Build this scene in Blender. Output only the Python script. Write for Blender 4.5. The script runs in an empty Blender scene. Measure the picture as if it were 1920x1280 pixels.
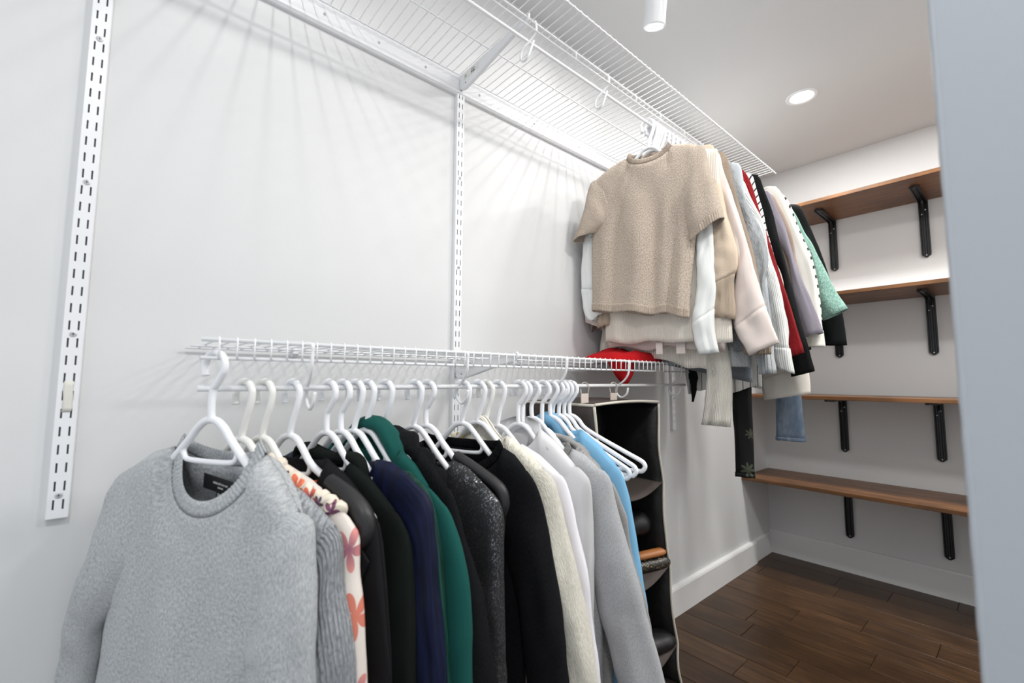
import bpy, bmesh, math, random
from math import sin, cos, pi, radians, sqrt
from mathutils import Vector, Matrix, noise
random.seed(7)
SC = bpy.context.scene
COL = SC.collection

# ---------------------------------------------------------------- camera, world, exposure
cam_d = bpy.data.cameras.new('camera')
cam = bpy.data.objects.new('camera', cam_d)
COL.objects.link(cam)
CX, CZ, YAW, PITCH, ROLL, FPX = 1.14408, 1.08146, 0.858132, 0.085746, 0.004981, 834.23
fw = Vector((-sin(YAW)*cos(PITCH), cos(YAW)*cos(PITCH), sin(PITCH)))
rt = Vector((cos(YAW), sin(YAW), 0))
up = rt.cross(fw)
r1 = rt*cos(ROLL) + up*sin(ROLL)
u1 = -rt*sin(ROLL) + up*cos(ROLL)
M = Matrix(((r1.x, u1.x, -fw.x), (r1.y, u1.y, -fw.y), (r1.z, u1.z, -fw.z))).to_4x4()
cam.matrix_world = Matrix.Translation((CX, 0, CZ)) @ M
cam_d.sensor_width = 36.0
cam_d.lens = FPX/1920*36.0
cam_d.clip_start = 0.01
cam_d.dof.use_dof = True
cam_d.dof.focus_distance = 1.45
cam_d.dof.aperture_fstop = 3.2
SC.camera = cam

WORLD_STRENGTH = 0.74
EXPOSURE = 0.24
world = bpy.data.worlds.new('world')
SC.world = world
world.use_nodes = True
bg = world.node_tree.nodes['Background']
bg.inputs['Color'].default_value = (0.90, 0.95, 1.0, 1)
bg.inputs['Strength'].default_value = WORLD_STRENGTH
vs = SC.view_settings
vs.view_transform = 'Standard'
vs.look = 'None'
vs.gamma = 1.0
vs.use_curve_mapping = False
vs.exposure = EXPOSURE

P_SPOT = [4.0, 2.5]
P_DOWN = [14.0, 0.8, 11.0, 20.0, 16.0, 1.6]

def lamp(name, kind, loc, power, color=(1, 0.985, 0.96), aim=None, radius=0.03, angle=120, blend=0.6):
    d = bpy.data.lights.new(name, kind)
    d.energy = power
    d.color = color
    if kind == 'SPOT':
        d.spot_size = radians(angle)
        d.spot_blend = blend
        d.shadow_soft_size = radius
    elif kind == 'AREA':
        d.shape = 'DISK'
        d.size = radius*2
    else:
        d.shadow_soft_size = radius
    o = bpy.data.objects.new(name, d)
    COL.objects.link(o)
    o.location = loc
    if aim is not None:
        v = Vector(aim) - Vector(loc)
        o.rotation_euler = v.to_track_quat('-Z', 'Y').to_euler()
    return o

H = 2.448
YB = 3.186
XR = 1.104
SPOTS = [((0.408, 1.25, 2.243), (0.448, 1.215, 2.44), (0.0, 1.06, 1.60)),
         ((0.408, 0.22, 2.25), (0.448, 0.185, 2.44), (0.02, 0.02, 1.20))]
DOWNS = [(0.513, 2.384), (0.494, 1.41), (1.40, -0.20), (1.50, 2.30), (1.50, 1.25), (0.86, 0.80)]  # all after the first pair are added, unseen fill to brighten clothes and walls
for i, (tip, back, aim) in enumerate(SPOTS):
    v = (Vector(tip)-Vector(back)).normalized()
    lamp('spot_lamp', 'SPOT', Vector(tip)+v*0.004, P_SPOT[i], aim=aim, radius=0.006, angle=150, blend=0.8)
for i, (x, y) in enumerate(DOWNS):
    lamp('down_lamp', 'AREA', (x, y, H-0.012), P_DOWN[i], aim=(x, y, 0), radius=0.047 if i < 2 else 0.125)

# ---------------------------------------------------------------- node helpers / materials
def newmat(name):
    m = bpy.data.materials.new(name)
    m.use_nodes = True
    nt = m.node_tree
    return m, nt, nt.nodes['Principled BSDF']

def N(nt, typ, **k):
    n = nt.nodes.new(typ)
    for a, b in k.items():
        if a in n.inputs:
            n.inputs[a].default_value = b
        else:
            setattr(n, a, b)
    return n

def L(nt, a, b):
    nt.links.new(a, b)

def setp(b, **k):
    for a, v in k.items():
        a = a.replace('_', ' ')
        if a in b.inputs:
            if isinstance(v, tuple) and len(v) == 3:
                v = (*v, 1)
            b.inputs[a].default_value = v

def rgb(h):
    h = h.lstrip('#')
    c = [int(h[i:i+2], 16)/255 for i in (0, 2, 4)]
    return tuple(x/12.92 if x <= 0.04045 else ((x+0.055)/1.055)**2.4 for x in c)

def mixcol(nt, fac, a, b):
    n = nt.nodes.new('ShaderNodeMix')
    n.data_type = 'RGBA'
    if isinstance(fac, (int, float)):
        n.inputs['Factor'].default_value = fac
    else:
        L(nt, fac, n.inputs['Factor'])
    for s, v in (('A', a), ('B', b)):
        i = [q for q in n.inputs if q.name == s and q.type == 'RGBA'][0]
        if isinstance(v, tuple):
            i.default_value = (*v[:3], 1)
        else:
            L(nt, v, i)
    return [q for q in n.outputs if q.type == 'RGBA'][0]

def mathn(nt, op, a, b=None, c=None):
    n = nt.nodes.new('ShaderNodeMath')
    n.operation = op
    for i, v in enumerate((a, b, c)):
        if v is None:
            continue
        if isinstance(v, (int, float)):
            n.inputs[i].default_value = v
        else:
            L(nt, v, n.inputs[i])
    return n.outputs[0]

def uvvec(nt, sx=1, sy=1, obj=False):
    tc = nt.nodes.new('ShaderNodeTexCoord')
    mp = nt.nodes.new('ShaderNodeMapping')
    mp.inputs['Scale'].default_value = (sx, sy, sx if obj else 1)
    L(nt, tc.outputs['Object' if obj else 'UV'], mp.inputs['Vector'])
    return mp.outputs['Vector']

def noise_tex(nt, vec, scale, detail=3, rough=0.6):
    n = N(nt, 'ShaderNodeTexNoise')
    n.inputs['Scale'].default_value = scale
    n.inputs['Detail'].default_value = detail
    n.inputs['Roughness'].default_value = rough
    L(nt, vec, n.inputs['Vector'])
    return n.outputs['Fac']

def ramp(nt, fac, stops):
    r = nt.nodes.new('ShaderNodeValToRGB')
    el = r.color_ramp.elements
    while len(el) < len(stops):
        el.new(0.5)
    for e, (p, c) in zip(el, stops):
        e.position = p
        e.color = (*c[:3], 1) if isinstance(c, tuple) else (c, c, c, 1)
    L(nt, fac, r.inputs['Fac'])
    return r.outputs['Color']

def bump(nt, b, height, dist=0.001, strength=1.0):
    n = nt.nodes.new('ShaderNodeBump')
    n.inputs['Distance'].default_value = dist
    n.inputs['Strength'].default_value = strength
    L(nt, height, n.inputs['Height'])
    L(nt, n.outputs['Normal'], b.inputs['Normal'])

MATS = {}
def plain(name, col, rough=0.5, metal=0.0, spec=0.5, coat=0.0, bumpscale=0, bumpd=0.0003, var=0.04):
    m, nt, b = newmat(name)
    setp(b, Roughness=rough, Metallic=metal, Specular_IOR_Level=spec, Coat_Weight=coat)
    v = uvvec(nt, obj=True)
    n = noise_tex(nt, v, 6, 4)
    c2 = tuple(min(1, x*(1-var*2)) for x in col)
    L(nt, mixcol(nt, n, col, c2), b.inputs['Base Color'])
    if bumpscale:
        bump(nt, b, noise_tex(nt, v, bumpscale, 3), bumpd)
    MATS[name] = m
    return m

def wallmat(name, col, sc=9):
    m, nt, b = newmat(name)
    setp(b, Roughness=0.55, Specular_IOR_Level=0.35)
    v = uvvec(nt, obj=True)
    n1 = noise_tex(nt, v, 1.3, 3)
    c2 = tuple(x*0.97 for x in col)
    L(nt, mixcol(nt, n1, col, c2), b.inputs['Base Color'])
    n2 = noise_tex(nt, v, sc, 5, 0.7)
    n3 = noise_tex(nt, v, 220, 2)
    bump(nt, b, mathn(nt, 'ADD', n2, mathn(nt, 'MULTIPLY', n3, 0.06)), 0.0012, 0.5)
    MATS[name] = m
    return m

def cloth(name, col, col2=None, fine=260, heather=0.0, bumpd=0.0006, rib=0, ribd=0.001, rough=0.9,
          sheen=0.25, hstripe=None, vstripe=None, weave=0, spec=0.25, streak=False, contrast=(0.35, 0.65), stretch=0.45):
    """UV based textile (UV unit = metre)."""
    m, nt, b = newmat(name)
    setp(b, Roughness=rough, Specular_IOR_Level=spec, Sheen_Weight=sheen, Sheen_Roughness=0.5)
    b.inputs['Sheen Tint'].default_value = (*[min(1, c*1.3+0.05) for c in col], 1)
    uv = uvvec(nt)
    sx = nt.nodes.new('ShaderNodeSeparateXYZ')
    L(nt, uv, sx.inputs[0])
    U, V = sx.outputs[0], sx.outputs[1]
    base = None
    nf = noise_tex(nt, uvvec(nt, 1, stretch), fine, 3, 0.7)
    if heather:
        r = ramp(nt, nf, [(contrast[0], 0.0), (contrast[1], 1.0)])
        base = mixcol(nt, r, col, col2 or tuple(c*(1-heather) for c in col))
        nl = noise_tex(nt, uv, 26, 3)
        base = mixcol(nt, mathn(nt, 'MULTIPLY', nl, 0.25), base, tuple(c*0.82 for c in col))
    else:
        nl = noise_tex(nt, uv, 14, 3)
        base = mixcol(nt, nl, col, tuple(c*0.93 for c in col))
    for st, coord in ((hstripe, V), (vstripe, U)):
        if st:
            scol, pitch, w = st
            f = mathn(nt, 'FRACT', mathn(nt, 'DIVIDE', coord, pitch))
            k = mathn(nt, 'LESS_THAN', f, w)
            base = mixcol(nt, k, base, scol)
    L(nt, base, b.inputs['Base Color'])
    h = mathn(nt, 'MULTIPLY', nf, 1.0)
    if streak:
        ns = noise_tex(nt, uvvec(nt, 60, 6), 1.0, 4, 0.7)
        L(nt, mixcol(nt, ramp(nt, ns, [(0.42, 0.0), (0.70, 1.0)]), base, col2), b.inputs['Base Color'])
    if rib:
        s = mathn(nt, 'SINE', mathn(nt, 'MULTIPLY', U, 2*pi/rib))
        h = mathn(nt, 'ADD', mathn(nt, 'MULTIPLY', s, ribd/bumpd*0.5), h)
    if weave:
        s1 = mathn(nt, 'SINE', mathn(nt, 'MULTIPLY', U, 2*pi/weave))
        s2 = mathn(nt, 'SINE', mathn(nt, 'MULTIPLY', V, 2*pi/weave))
        h = mathn(nt, 'ADD', h, mathn(nt, 'MULTIPLY', mathn(nt, 'MULTIPLY', s1, s2), 0.8))
    bump(nt, b, h, bumpd, 1.0)
    MATS[name] = m
    return m

plain('white_paint', (0.84, 0.845, 0.86), 0.38, spec=0.5, var=0.01)
plain('white_wire', (0.86, 0.865, 0.875), 0.28, spec=0.55, var=0.01)
plain('white_plastic', (0.87, 0.88, 0.905), 0.30, spec=0.5, var=0.01)
plain('ivory_plastic', (0.84, 0.835, 0.80), 0.34, spec=0.5, var=0.01)
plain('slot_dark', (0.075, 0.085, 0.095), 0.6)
plain('screw_metal', (0.58, 0.59, 0.60), 0.4, metal=0.3)
plain('sticker', (0.80, 0.80, 0.76), 0.6)
plain('ink', (0.03, 0.03, 0.032), 0.7)
plain('ink_grey', (0.38, 0.38, 0.36), 0.7)
plain('tape', (0.76, 0.74, 0.67), 0.55, bumpscale=40, bumpd=0.001)
plain('black_metal', (0.012, 0.013, 0.014), 0.35, spec=0.5)
plain('trim_white', (0.78, 0.78, 0.775), 0.40, var=0.02)
plain('organizer_black', (0.010, 0.010, 0.010), 0.6, bumpscale=14, bumpd=0.006)
plain('organizer_brown', (0.060, 0.046, 0.040), 0.75, bumpscale=300)
plain('piping', (0.62, 0.58, 0.50), 0.8, bumpscale=400)
plain('beige_strap', (0.66, 0.57, 0.50), 0.85, bumpscale=400)
plain('tan_leather', (0.42, 0.16, 0.05), 0.45, bumpscale=60, bumpd=0.0008)
plain('black_leather', (0.010, 0.010, 0.011), 0.48, bumpscale=90, bumpd=0.0007)
plain('black_label', (0.012, 0.012, 0.013), 0.5)
plain('white_thread', (0.62, 0.62, 0.62), 0.7)
plain('tan_card', (0.55, 0.42, 0.28), 0.7)
plain('orange_tag', (0.75, 0.12, 0.012), 0.55)
plain('yellow_card', (0.62, 0.48, 0.16), 0.6)
wallmat('wall_paint', (0.71, 0.713, 0.713))
wallmat('ceiling_paint', (0.70, 0.705, 0.71), 14)
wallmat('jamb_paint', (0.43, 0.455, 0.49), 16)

def emitter(name, col, s):
    m, nt, b = newmat(name)
    setp(b, Base_Color=(0.9, 0.9, 0.9))
    b.inputs['Emission Color'].default_value = (*col, 1)
    b.inputs['Emission Strength'].default_value = s
    MATS[name] = m
emitter('lamp_glow', (1, 0.99, 0.97), 3.0)

def woodmat(name, c1, c2, c3, rough=0.42, sx=3.0, sy=45.0, rnd=True, spec=0.4):
    m, nt, b = newmat(name)
    setp(b, Roughness=rough, Specular_IOR_Level=spec)
    tc = nt.nodes.new('ShaderNodeTexCoord')
    oi = nt.nodes.new('ShaderNodeObjectInfo')
    add = nt.nodes.new('ShaderNodeVectorMath')
    add.operation = 'ADD'
    L(nt, tc.outputs['Object'], add.inputs[0])
    cmb = nt.nodes.new('ShaderNodeCombineXYZ')
    r10 = mathn(nt, 'MULTIPLY', oi.outputs['Random'], 37.0)
    L(nt, r10, cmb.inputs[0]); L(nt, r10, cmb.inputs[1])
    L(nt, cmb.outputs[0], add.inputs[1])
    mp = nt.nodes.new('ShaderNodeMapping')
    mp.inputs['Scale'].default_value = (sx, sy, sy)
    L(nt, add.outputs[0], mp.inputs['Vector'])
    n = noise_tex(nt, mp.outputs['Vector'], 1.0, 6, 0.65)
    n2 = noise_tex(nt, add.outputs[0], 5.0, 3, 0.6)
    c = ramp(nt, n, [(0.30, c1), (0.52, c2), (0.75, c3)])
    c = mixcol(nt, ramp(nt, n2, [(0.40, 0.0), (0.72, 0.85)]), c, c1)
    if rnd:
        c = mixcol(nt, mathn(nt, 'MULTIPLY', oi.outputs['Random'], 0.55), c, tuple(x*0.55 for x in c1))
    L(nt, c, b.inputs['Base Color'])
    bump(nt, b, n, 0.0008, 0.6)
    MATS[name] = m
woodmat('floor_wood', (0.032, 0.016, 0.008), (0.078, 0.039, 0.017), (0.140, 0.072, 0.031), rough=0.36)
woodmat('shelf_wood', (0.080, 0.038, 0.017), (0.20, 0.088, 0.034), (0.32, 0.15, 0.058), rough=0.38, sx=2.0, sy=60, rnd=False)

K = rgb
cloth('grey_heather', K('#c8cacb'), K('#959a9e'), fine=250, heather=0.3, bumpd=0.0022, contrast=(0.34, 0.66), stretch=0.75)
cloth('grey_rib', K('#c6c8c9'), K('#9ba0a4'), fine=260, heather=0.3, bumpd=0.0016, stretch=0.8)
cloth('grey_chunky', K('#c2c4c7'), K('#7f8489'), fine=240, heather=0.5, bumpd=0.004, rib=0.011, ribd=0.0035)
cloth('beige_heather', K('#d6c9bb'), K('#a08e7d'), fine=260, heather=0.3, bumpd=0.0030, contrast=(0.34, 0.64), stretch=0.75)
cloth('beige_rib', K('#cbbdae'), K('#a89686'), fine=420, heather=0.3, bumpd=0.002)
cloth('black_wool', K('#1c1c1e'), fine=300, bumpd=0.0005, sheen=0.02, spec=0.10)
cloth('black_green', K('#161b19'), fine=300, bumpd=0.0005, sheen=0.02, spec=0.10)
cloth('black_sweat', K('#191a1d'), K('#0e0f11'), fine=320, heather=0.3, bumpd=0.0008, sheen=0.02, spec=0.10)
cloth('black_knit', K('#131415'), fine=300, rib=0.006, ribd=0.001, sheen=0.02, spec=0.10)
cloth('navy_velvet', K('#070c22'), K('#141e46'), fine=500, bumpd=0.0004, rough=0.6, sheen=0.12, streak=True)
cloth('green_velvet', K('#0a2621'), K('#1f5a4c'), fine=500, bumpd=0.0004, rough=0.6, sheen=0.12, streak=True)
cloth('teal_fleece', K('#0f4d47'), fine=400, bumpd=0.0005, sheen=0.2)
cloth('cream_fuzzy', K('#efebdf'), K('#d8d2c0'), fine=200, heather=0.2, bumpd=0.004)
cloth('cream_rib', K('#f3ede0'), fine=260, bumpd=0.001, rib=0.0085, ribd=0.0018)
cloth('cream_finerib', K('#e6ded2'), fine=300, bumpd=0.0006, rib=0.0050, ribd=0.0012)
cloth('white_satin', K('#f0eff2'), fine=300, bumpd=0.0002, rough=0.5, sheen=0.1, spec=0.4)
cloth('white_cotton', K('#f2f2f3'), fine=400, bumpd=0.0004, weave=0.0016, rough=0.85)
cloth('lilac_satin', K('#eceaf0'), fine=300, bumpd=0.0002, rough=0.45, sheen=0.1, spec=0.45)
cloth('white_crepe', K('#eff1ee'), fine=500, bumpd=0.0003, rough=0.75)
cloth('sweat_grey', K('#b9babc'), K('#9a9b9e'), fine=380, heather=0.25, bumpd=0.0007)
cloth('sweat_grey_light', K('#c6c7c9'), K('#a9aaad'), fine=380, heather=0.25, bumpd=0.0007)
cloth('sweat_grey_dark', K('#a4a3a1'), K('#868584'), fine=380, heather=0.25, bumpd=0.0007)
cloth('sky_blue', K('#7db3d6'), fine=400, bumpd=0.0004)
cloth('tan_sweater', K('#d9c7b3'), K('#c7b39d'), fine=420, heather=0.15, bumpd=0.0008)
cloth('tan_rib', K('#d3bfa9'), fine=300, bumpd=0.0006, rib=0.006, ribd=0.0016)
cloth('pale_pink', K('#dfd2cb'), fine=500, bumpd=0.0002, rough=0.6)
cloth('oatmeal_rib', K('#cdbba8'), K('#a8937d'), fine=300, heather=0.3, bumpd=0.0015, rib=0.0055, ribd=0.002)
cloth('grey_popcorn', K('#b4b7b9'), K('#8b8f92'), fine=120, heather=0.4, bumpd=0.006)
cloth('light_grey', K('#c0c6ca'), fine=300, bumpd=0.0006)
cloth('pinstripe', K('#e3e4e1'), fine=500, bumpd=0.0002, vstripe=(K('#22252c'), 0.0165, 0.14))
cloth('stripe_hem', K('#e3e2dd'), fine=500, bumpd=0.0003, vstripe=(K('#17181c'), 0.0240, 0.09))
cloth('red_cable', K('#a81a22'), K('#860f16'), fine=160, heather=0.3, bumpd=0.0025, rib=0.012, ribd=0.003)
cloth('red_knit', K('#b91119'), fine=300, bumpd=0.0008, sheen=0.1)
cloth('breton', K('#e4e4e4'), fine=500, bumpd=0.0003, hstripe=(K('#15171b'), 0.0235, 0.24))
cloth('black_plain', K('#171919'), fine=400, bumpd=0.0004, sheen=0.02, spec=0.10)
cloth('mauve_grey', K('#8e8993'), K('#7b7680'), fine=420, heather=0.15, bumpd=0.0004)
cloth('taupe', K('#a8968a'), fine=420, bumpd=0.0004)
cloth('ivory_crepe', K('#e4e1d8'), fine=420, bumpd=0.0004)
cloth('ivory_stripe', K('#dedcd2'), fine=420, bumpd=0.001, hstripe=(K('#121314'), 0.034, 0.32))
cloth('mint_tweed', K('#a5cabd'), K('#5c8579'), fine=210, heather=0.5, bumpd=0.003, contrast=(0.42, 0.58))
cloth('denim', K('#6f8198'), K('#b0bccb'), fine=30, heather=0.4, bumpd=0.0008, weave=0.0014, contrast=(0.4, 0.85), stretch=0.25)
cloth('grey_tee', K('#8d9399'), K('#767c82'), fine=380, heather=0.2, bumpd=0.0006)
cloth('cream_coat', K('#d9d3c9'), fine=420, bumpd=0.0003, rough=0.8)

def sequinmat():
    m, nt, b = newmat('sequin')
    setp(b, Specular_IOR_Level=0.7)
    vor = N(nt, 'ShaderNodeTexVoronoi')
    vor.inputs['Scale'].default_value = 520
    L(nt, uvvec(nt), vor.inputs['Vector'])
    sep = nt.nodes.new('ShaderNodeSeparateColor')
    L(nt, vor.outputs['Color'], sep.inputs[0])
    k = mathn(nt, 'GREATER_THAN', sep.outputs[0], 0.84)
    L(nt, mixcol(nt, k, K('#101113'), K('#85888d')), b.inputs['Base Color'])
    L(nt, mathn(nt, 'MULTIPLY', k, 0.85), b.inputs['Metallic'])
    L(nt, mathn(nt, 'SUBTRACT', 0.75, mathn(nt, 'MULTIPLY', k, 0.45)), b.inputs['Roughness'])
    nm = nt.nodes.new('ShaderNodeNormalMap')
    vm = nt.nodes.new('ShaderNodeVectorMath')
    bump(nt, b, sep.outputs[1], 0.003, 1.0)
    MATS['sequin'] = m
sequinmat()

def floralmat(name, base, flowers, petals=5):
    """flowers: (u, z, radius, colour) in the garment's own object space (x, z)"""
    m, nt, b = newmat(name)
    setp(b, Roughness=0.6, Specular_IOR_Level=0.3)
    tc = nt.nodes.new('ShaderNodeTexCoord')
    sx = nt.nodes.new('ShaderNodeSeparateXYZ')
    L(nt, tc.outputs['Object'], sx.inputs[0])
    X = mathn(nt, 'ADD', sx.outputs[0], mathn(nt, 'MULTIPLY', sx.outputs[1], 0.9))
    Z = sx.outputs[2]
    nz = noise_tex(nt, tc.outputs['Object'], 60, 2)
    col = mixcol(nt, nz, base, tuple(c*0.93 for c in base))
    for (fu, fz, r, c, c2, rot) in flowers:
        dx = mathn(nt, 'SUBTRACT', X, fu)
        dz = mathn(nt, 'SUBTRACT', Z, fz)
        rr = mathn(nt, 'SQRT', mathn(nt, 'ADD', mathn(nt, 'MULTIPLY', dx, dx), mathn(nt, 'MULTIPLY', dz, dz)))
        th = mathn(nt, 'ARCTAN2', dz, dx)
        pet = mathn(nt, 'ABSOLUTE', mathn(nt, 'COSINE', mathn(nt, 'ADD', mathn(nt, 'MULTIPLY', th, petals/2), rot)))
        lim = mathn(nt, 'MULTIPLY', mathn(nt, 'ADD', mathn(nt, 'MULTIPLY', pet, 0.75), 0.2), r)
        k = mathn(nt, 'LESS_THAN', rr, lim)
        q = mathn(nt, 'DIVIDE', rr, r)
        fc = mixcol(nt, q, c2, c)
        fc = mixcol(nt, mathn(nt, 'MULTIPLY', nz, 0.5), fc, c)
        col = mixcol(nt, k, col, fc)
    L(nt, col, b.inputs['Base Color'])
    MATS[name] = m
PK, OR, PU = K('#d98f86'), K('#cf7a66'), K('#7d5070')
floralmat('floral', K('#e2d8cf'), [(0.225, -0.150, 0.034, PK, PU, 0.3), (0.243, -0.238, 0.036, OR, OR, 1.1),
                                   (0.17, -0.30, 0.03, PK, PU, 0.8), (0.12, -0.16, 0.03, OR, PU, 0.2), (0.25, -0.34, 0.03, PK, PU, 0.5)])
floralmat('floral_small', K('#e6dccb'), [(0.050, -0.055, 0.020, K('#c4606c'), PU, 0.3), (0.105, -0.072, 0.024, K('#e2714a'), OR, 1.1), (0.075, -0.06, 0.014, K('#4f4a5c'), PU, 0.4),
                                   (0.135, -0.085, 0.020, K('#e2714a'), PU, 0.8), (0.185, -0.1, 0.018, K('#7d4a62'), PU, 0.2), (0.155, -0.09, 0.012, K('#4f4a5c'), PU, 0.9)])
LF = K('#4b5040')
floralmat('leaf_print', K('#101311'), [(0.105, -1.035, 0.030, LF, LF, 0.3), (0.12, -0.90, 0.022, LF, LF, 0.7)], petals=7)
def glittermat():
    m, nt, b = newmat('black_gold')
    setp(b, Roughness=0.4)
    v = uvvec(nt, obj=True)
    n = noise_tex(nt, v, 260, 2)
    L(nt, mixcol(nt, ramp(nt, n, [(0.60, 0.0), (0.66, 1.0)]), (0.015, 0.014, 0.013), (0.55, 0.42, 0.20)), b.inputs['Base Color'])
    MATS['black_gold'] = m
glittermat()

# ---------------------------------------------------------------- mesh helpers
def tag(o, label=None, cat=None, group=None, kind=None):
    if label: o['label'] = label
    if cat: o['category'] = cat
    if group: o['group'] = group
    if kind: o['kind'] = kind
    return o

class MB:
    def __init__(s):
        s.v = []; s.f = []; s.uv = None
    def box(s, a, b):
        x0, y0, z0 = a; x1, y1, z1 = b
        i = len(s.v)
        s.v += [(x0,y0,z0),(x1,y0,z0),(x1,y1,z0),(x0,y1,z0),(x0,y0,z1),(x1,y0,z1),(x1,y1,z1),(x0,y1,z1)]
        s.f += [tuple(i+k for k in q) for q in ((0,3,2,1),(4,5,6,7),(0,1,5,4),(1,2,6,5),(2,3,7,6),(3,0,4,7))]
        return s
    def prism(s, poly, axis, a, b):
        """extrude a 2D polygon along an axis ('x','y','z')"""
        i = len(s.v); n = len(poly)
        def P(p, t):
            return {'x': (t, p[0], p[1]), 'y': (p[0], t, p[1]), 'z': (p[0], p[1], t)}[axis]
        s.v += [P(p, a) for p in poly] + [P(p, b) for p in poly]
        s.f += [tuple(i+n-1-k for k in range(n)), tuple(i+n+k for k in range(n))]
        s.f += [(i+k, i+(k+1) % n, i+n+(k+1) % n, i+n+k) for k in range(n)]
        return s
    def tube(s, pts, r, seg=8, closed=False, caps=True):
        pts = [Vector(p) for p in pts]
        n = len(pts)
        rad = r if isinstance(r, (list, tuple)) else [r]*n
        tan = []
        for k in range(n):
            if closed:
                t = pts[(k+1) % n]-pts[k-1]
            else:
                t = pts[min(k+1, n-1)]-pts[max(k-1, 0)]
            tan.append(t.normalized())
        ref = Vector((0, 0, 1)) if abs(tan[0].z) < 0.9 else Vector((1, 0, 0))
        nrm = (ref - tan[0]*ref.dot(tan[0])).normalized()
        i0 = len(s.v)
        for k in range(n):
            nrm = (nrm - tan[k]*nrm.dot(tan[k])).normalized()
            bn = tan[k].cross(nrm)
            for j in range(seg):
                a = 2*pi*j/seg
                s.v.append(tuple(pts[k] + (nrm*cos(a)+bn*sin(a))*rad[k]))
        m = n if closed else n-1
        for k in range(m):
            k2 = (k+1) % n
            for j in range(seg):
                j2 = (j+1) % seg
                s.f.append((i0+k*seg+j, i0+k*seg+j2, i0+k2*seg+j2, i0+k2*seg+j))
        if caps and not closed:
            s.f.append(tuple(i0+j for j in reversed(range(seg))))
            s.f.append(tuple(i0+(n-1)*seg+j for j in range(seg)))
        return s
    def loft(s, rings, closed=True, cap0=False, cap1=False):
        i0 = len(s.v); n = len(rings[0])
        for r in rings:
            s.v += [tuple(p) for p in r]
        for k in range(len(rings)-1):
            for j in range(n if closed else n-1):
                j2 = (j+1) % n
                s.f.append((i0+k*n+j, i0+k*n+j2, i0+(k+1)*n+j2, i0+(k+1)*n+j))
        if cap0: s.f.append(tuple(i0+j for j in reversed(range(n))))
        if cap1: s.f.append(tuple(i0+(len(rings)-1)*n+j for j in range(n)))
        return s
    def cyl(s, c, axis, r, h, seg=20, r2=None):
        c = Vector(c); a = Vector(axis).normalized()
        s.tube([c, c+a*h], [r, r if r2 is None else r2], seg)
        return s
    def mesh(s, name):
        me = bpy.data.meshes.new(name)
        me.from_pydata(s.v, [], s.f)
        me.update()
        return me
    def build(s, name, mat, parent=None, smooth=False, uvs=None, solid=0, bevel=0, fix=True, loc=None):
        me = s.mesh(name)
        if fix:
            bm = bmesh.new(); bm.from_mesh(me)
            bmesh.ops.recalc_face_normals(bm, faces=bm.faces)
            bm.to_mesh(me); bm.free()
        me.materials.append(MATS[mat])
        if smooth:
            me.polygons.foreach_set('use_smooth', [True]*len(me.polygons))
        if uvs:
            ul = me.uv_layers.new(name='UVMap')
            d = [0.0]*(2*len(me.loops))
            for li, l in enumerate(me.loops):
                d[2*li], d[2*li+1] = uvs[l.vertex_index]
            ul.data.foreach_set('uv', d)
        o = bpy.data.objects.new(name, me)
        COL.objects.link(o)
        if parent: o.parent = parent
        if loc is not None: o.location = loc
        if solid:
            md = o.modifiers.new('thick', 'SOLIDIFY'); md.thickness = solid; md.offset = 0
        if bevel:
            md = o.modifiers.new('bevel', 'BEVEL'); md.width = bevel; md.segments = 2; md.limit_method = 'ANGLE'
        return o

def empty(name, loc, rz=0, label=None, cat=None, group=None):
    o = bpy.data.objects.new(name, None)
    COL.objects.link(o)
    o.empty_display_size = 0.05
    o.location = loc
    o.rotation_euler = (0, 0, rz)
    return tag(o, label, cat, group)

def copy_tree(o, parent=None):
    c = o.copy(); COL.objects.link(c); c.parent = parent
    for ch in list(o.children):
        copy_tree(ch, c)
    return c

def lerp(a, b, t): return a+(b-a)*t
def sst(t):
    t = max(0.0, min(1.0, t)); return t*t*(3-2*t)
def catmull(pts, n):
    P = [pts[0]]+list(pts)+[pts[-1]]
    out = []
    segs = len(pts)-1
    for i in range(n):
        t = i/(n-1)*segs; k = min(int(t), segs-1); f = t-k
        p0, p1, p2, p3 = (Vector(P[k+q]) for q in range(4))
        out.append(0.5*((2*p1)+(p2-p0)*f+(2*p0-5*p1+4*p2-p3)*f*f+(3*p1-p0-3*p2+p3)*f**3))
    return out
def resample(pts, n):
    pts = [Vector(p) for p in pts]
    fine = catmull(pts, 80) if len(pts) > 2 else [pts[0].lerp(pts[1], i/79) for i in range(80)]
    d = [0]
    for a, b in zip(fine, fine[1:]): d.append(d[-1]+(b-a).length)
    out = []; j = 0
    for i in range(n):
        t = d[-1]*i/(n-1)
        while j < 78 and d[j+1] < t: j += 1
        f = (t-d[j])/max(1e-9, d[j+1]-d[j])
        out.append(fine[j].lerp(fine[j+1], min(1, max(0, f))))
    return out
def nz(x, y, z=0.0): return noise.noise(Vector((x, y, z)))

# ---------------------------------------------------------------- room shell
def struct(name, mb, mat, **k):
    o = mb.build(name, mat, **k); o['kind'] = 'structure'; return o
struct('wall_left', MB().box((-0.12, -0.8, 0), (0, YB+0.12, H)), 'wall_paint')
struct('wall_back', MB().box((0, YB, 0), (2.05, YB+0.12, H)), 'wall_paint')
YJ = 0.56
XW = 2.05
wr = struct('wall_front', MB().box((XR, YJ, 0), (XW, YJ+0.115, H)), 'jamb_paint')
struct('wall_right', MB().box((XW, YJ, 0), (XW+0.12, YB+0.12, H)), 'wall_paint')
struct('ceiling', MB().box((-0.12, -0.8, H), (2.17, YB+0.12, H+0.1)), 'ceiling_paint')
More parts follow.
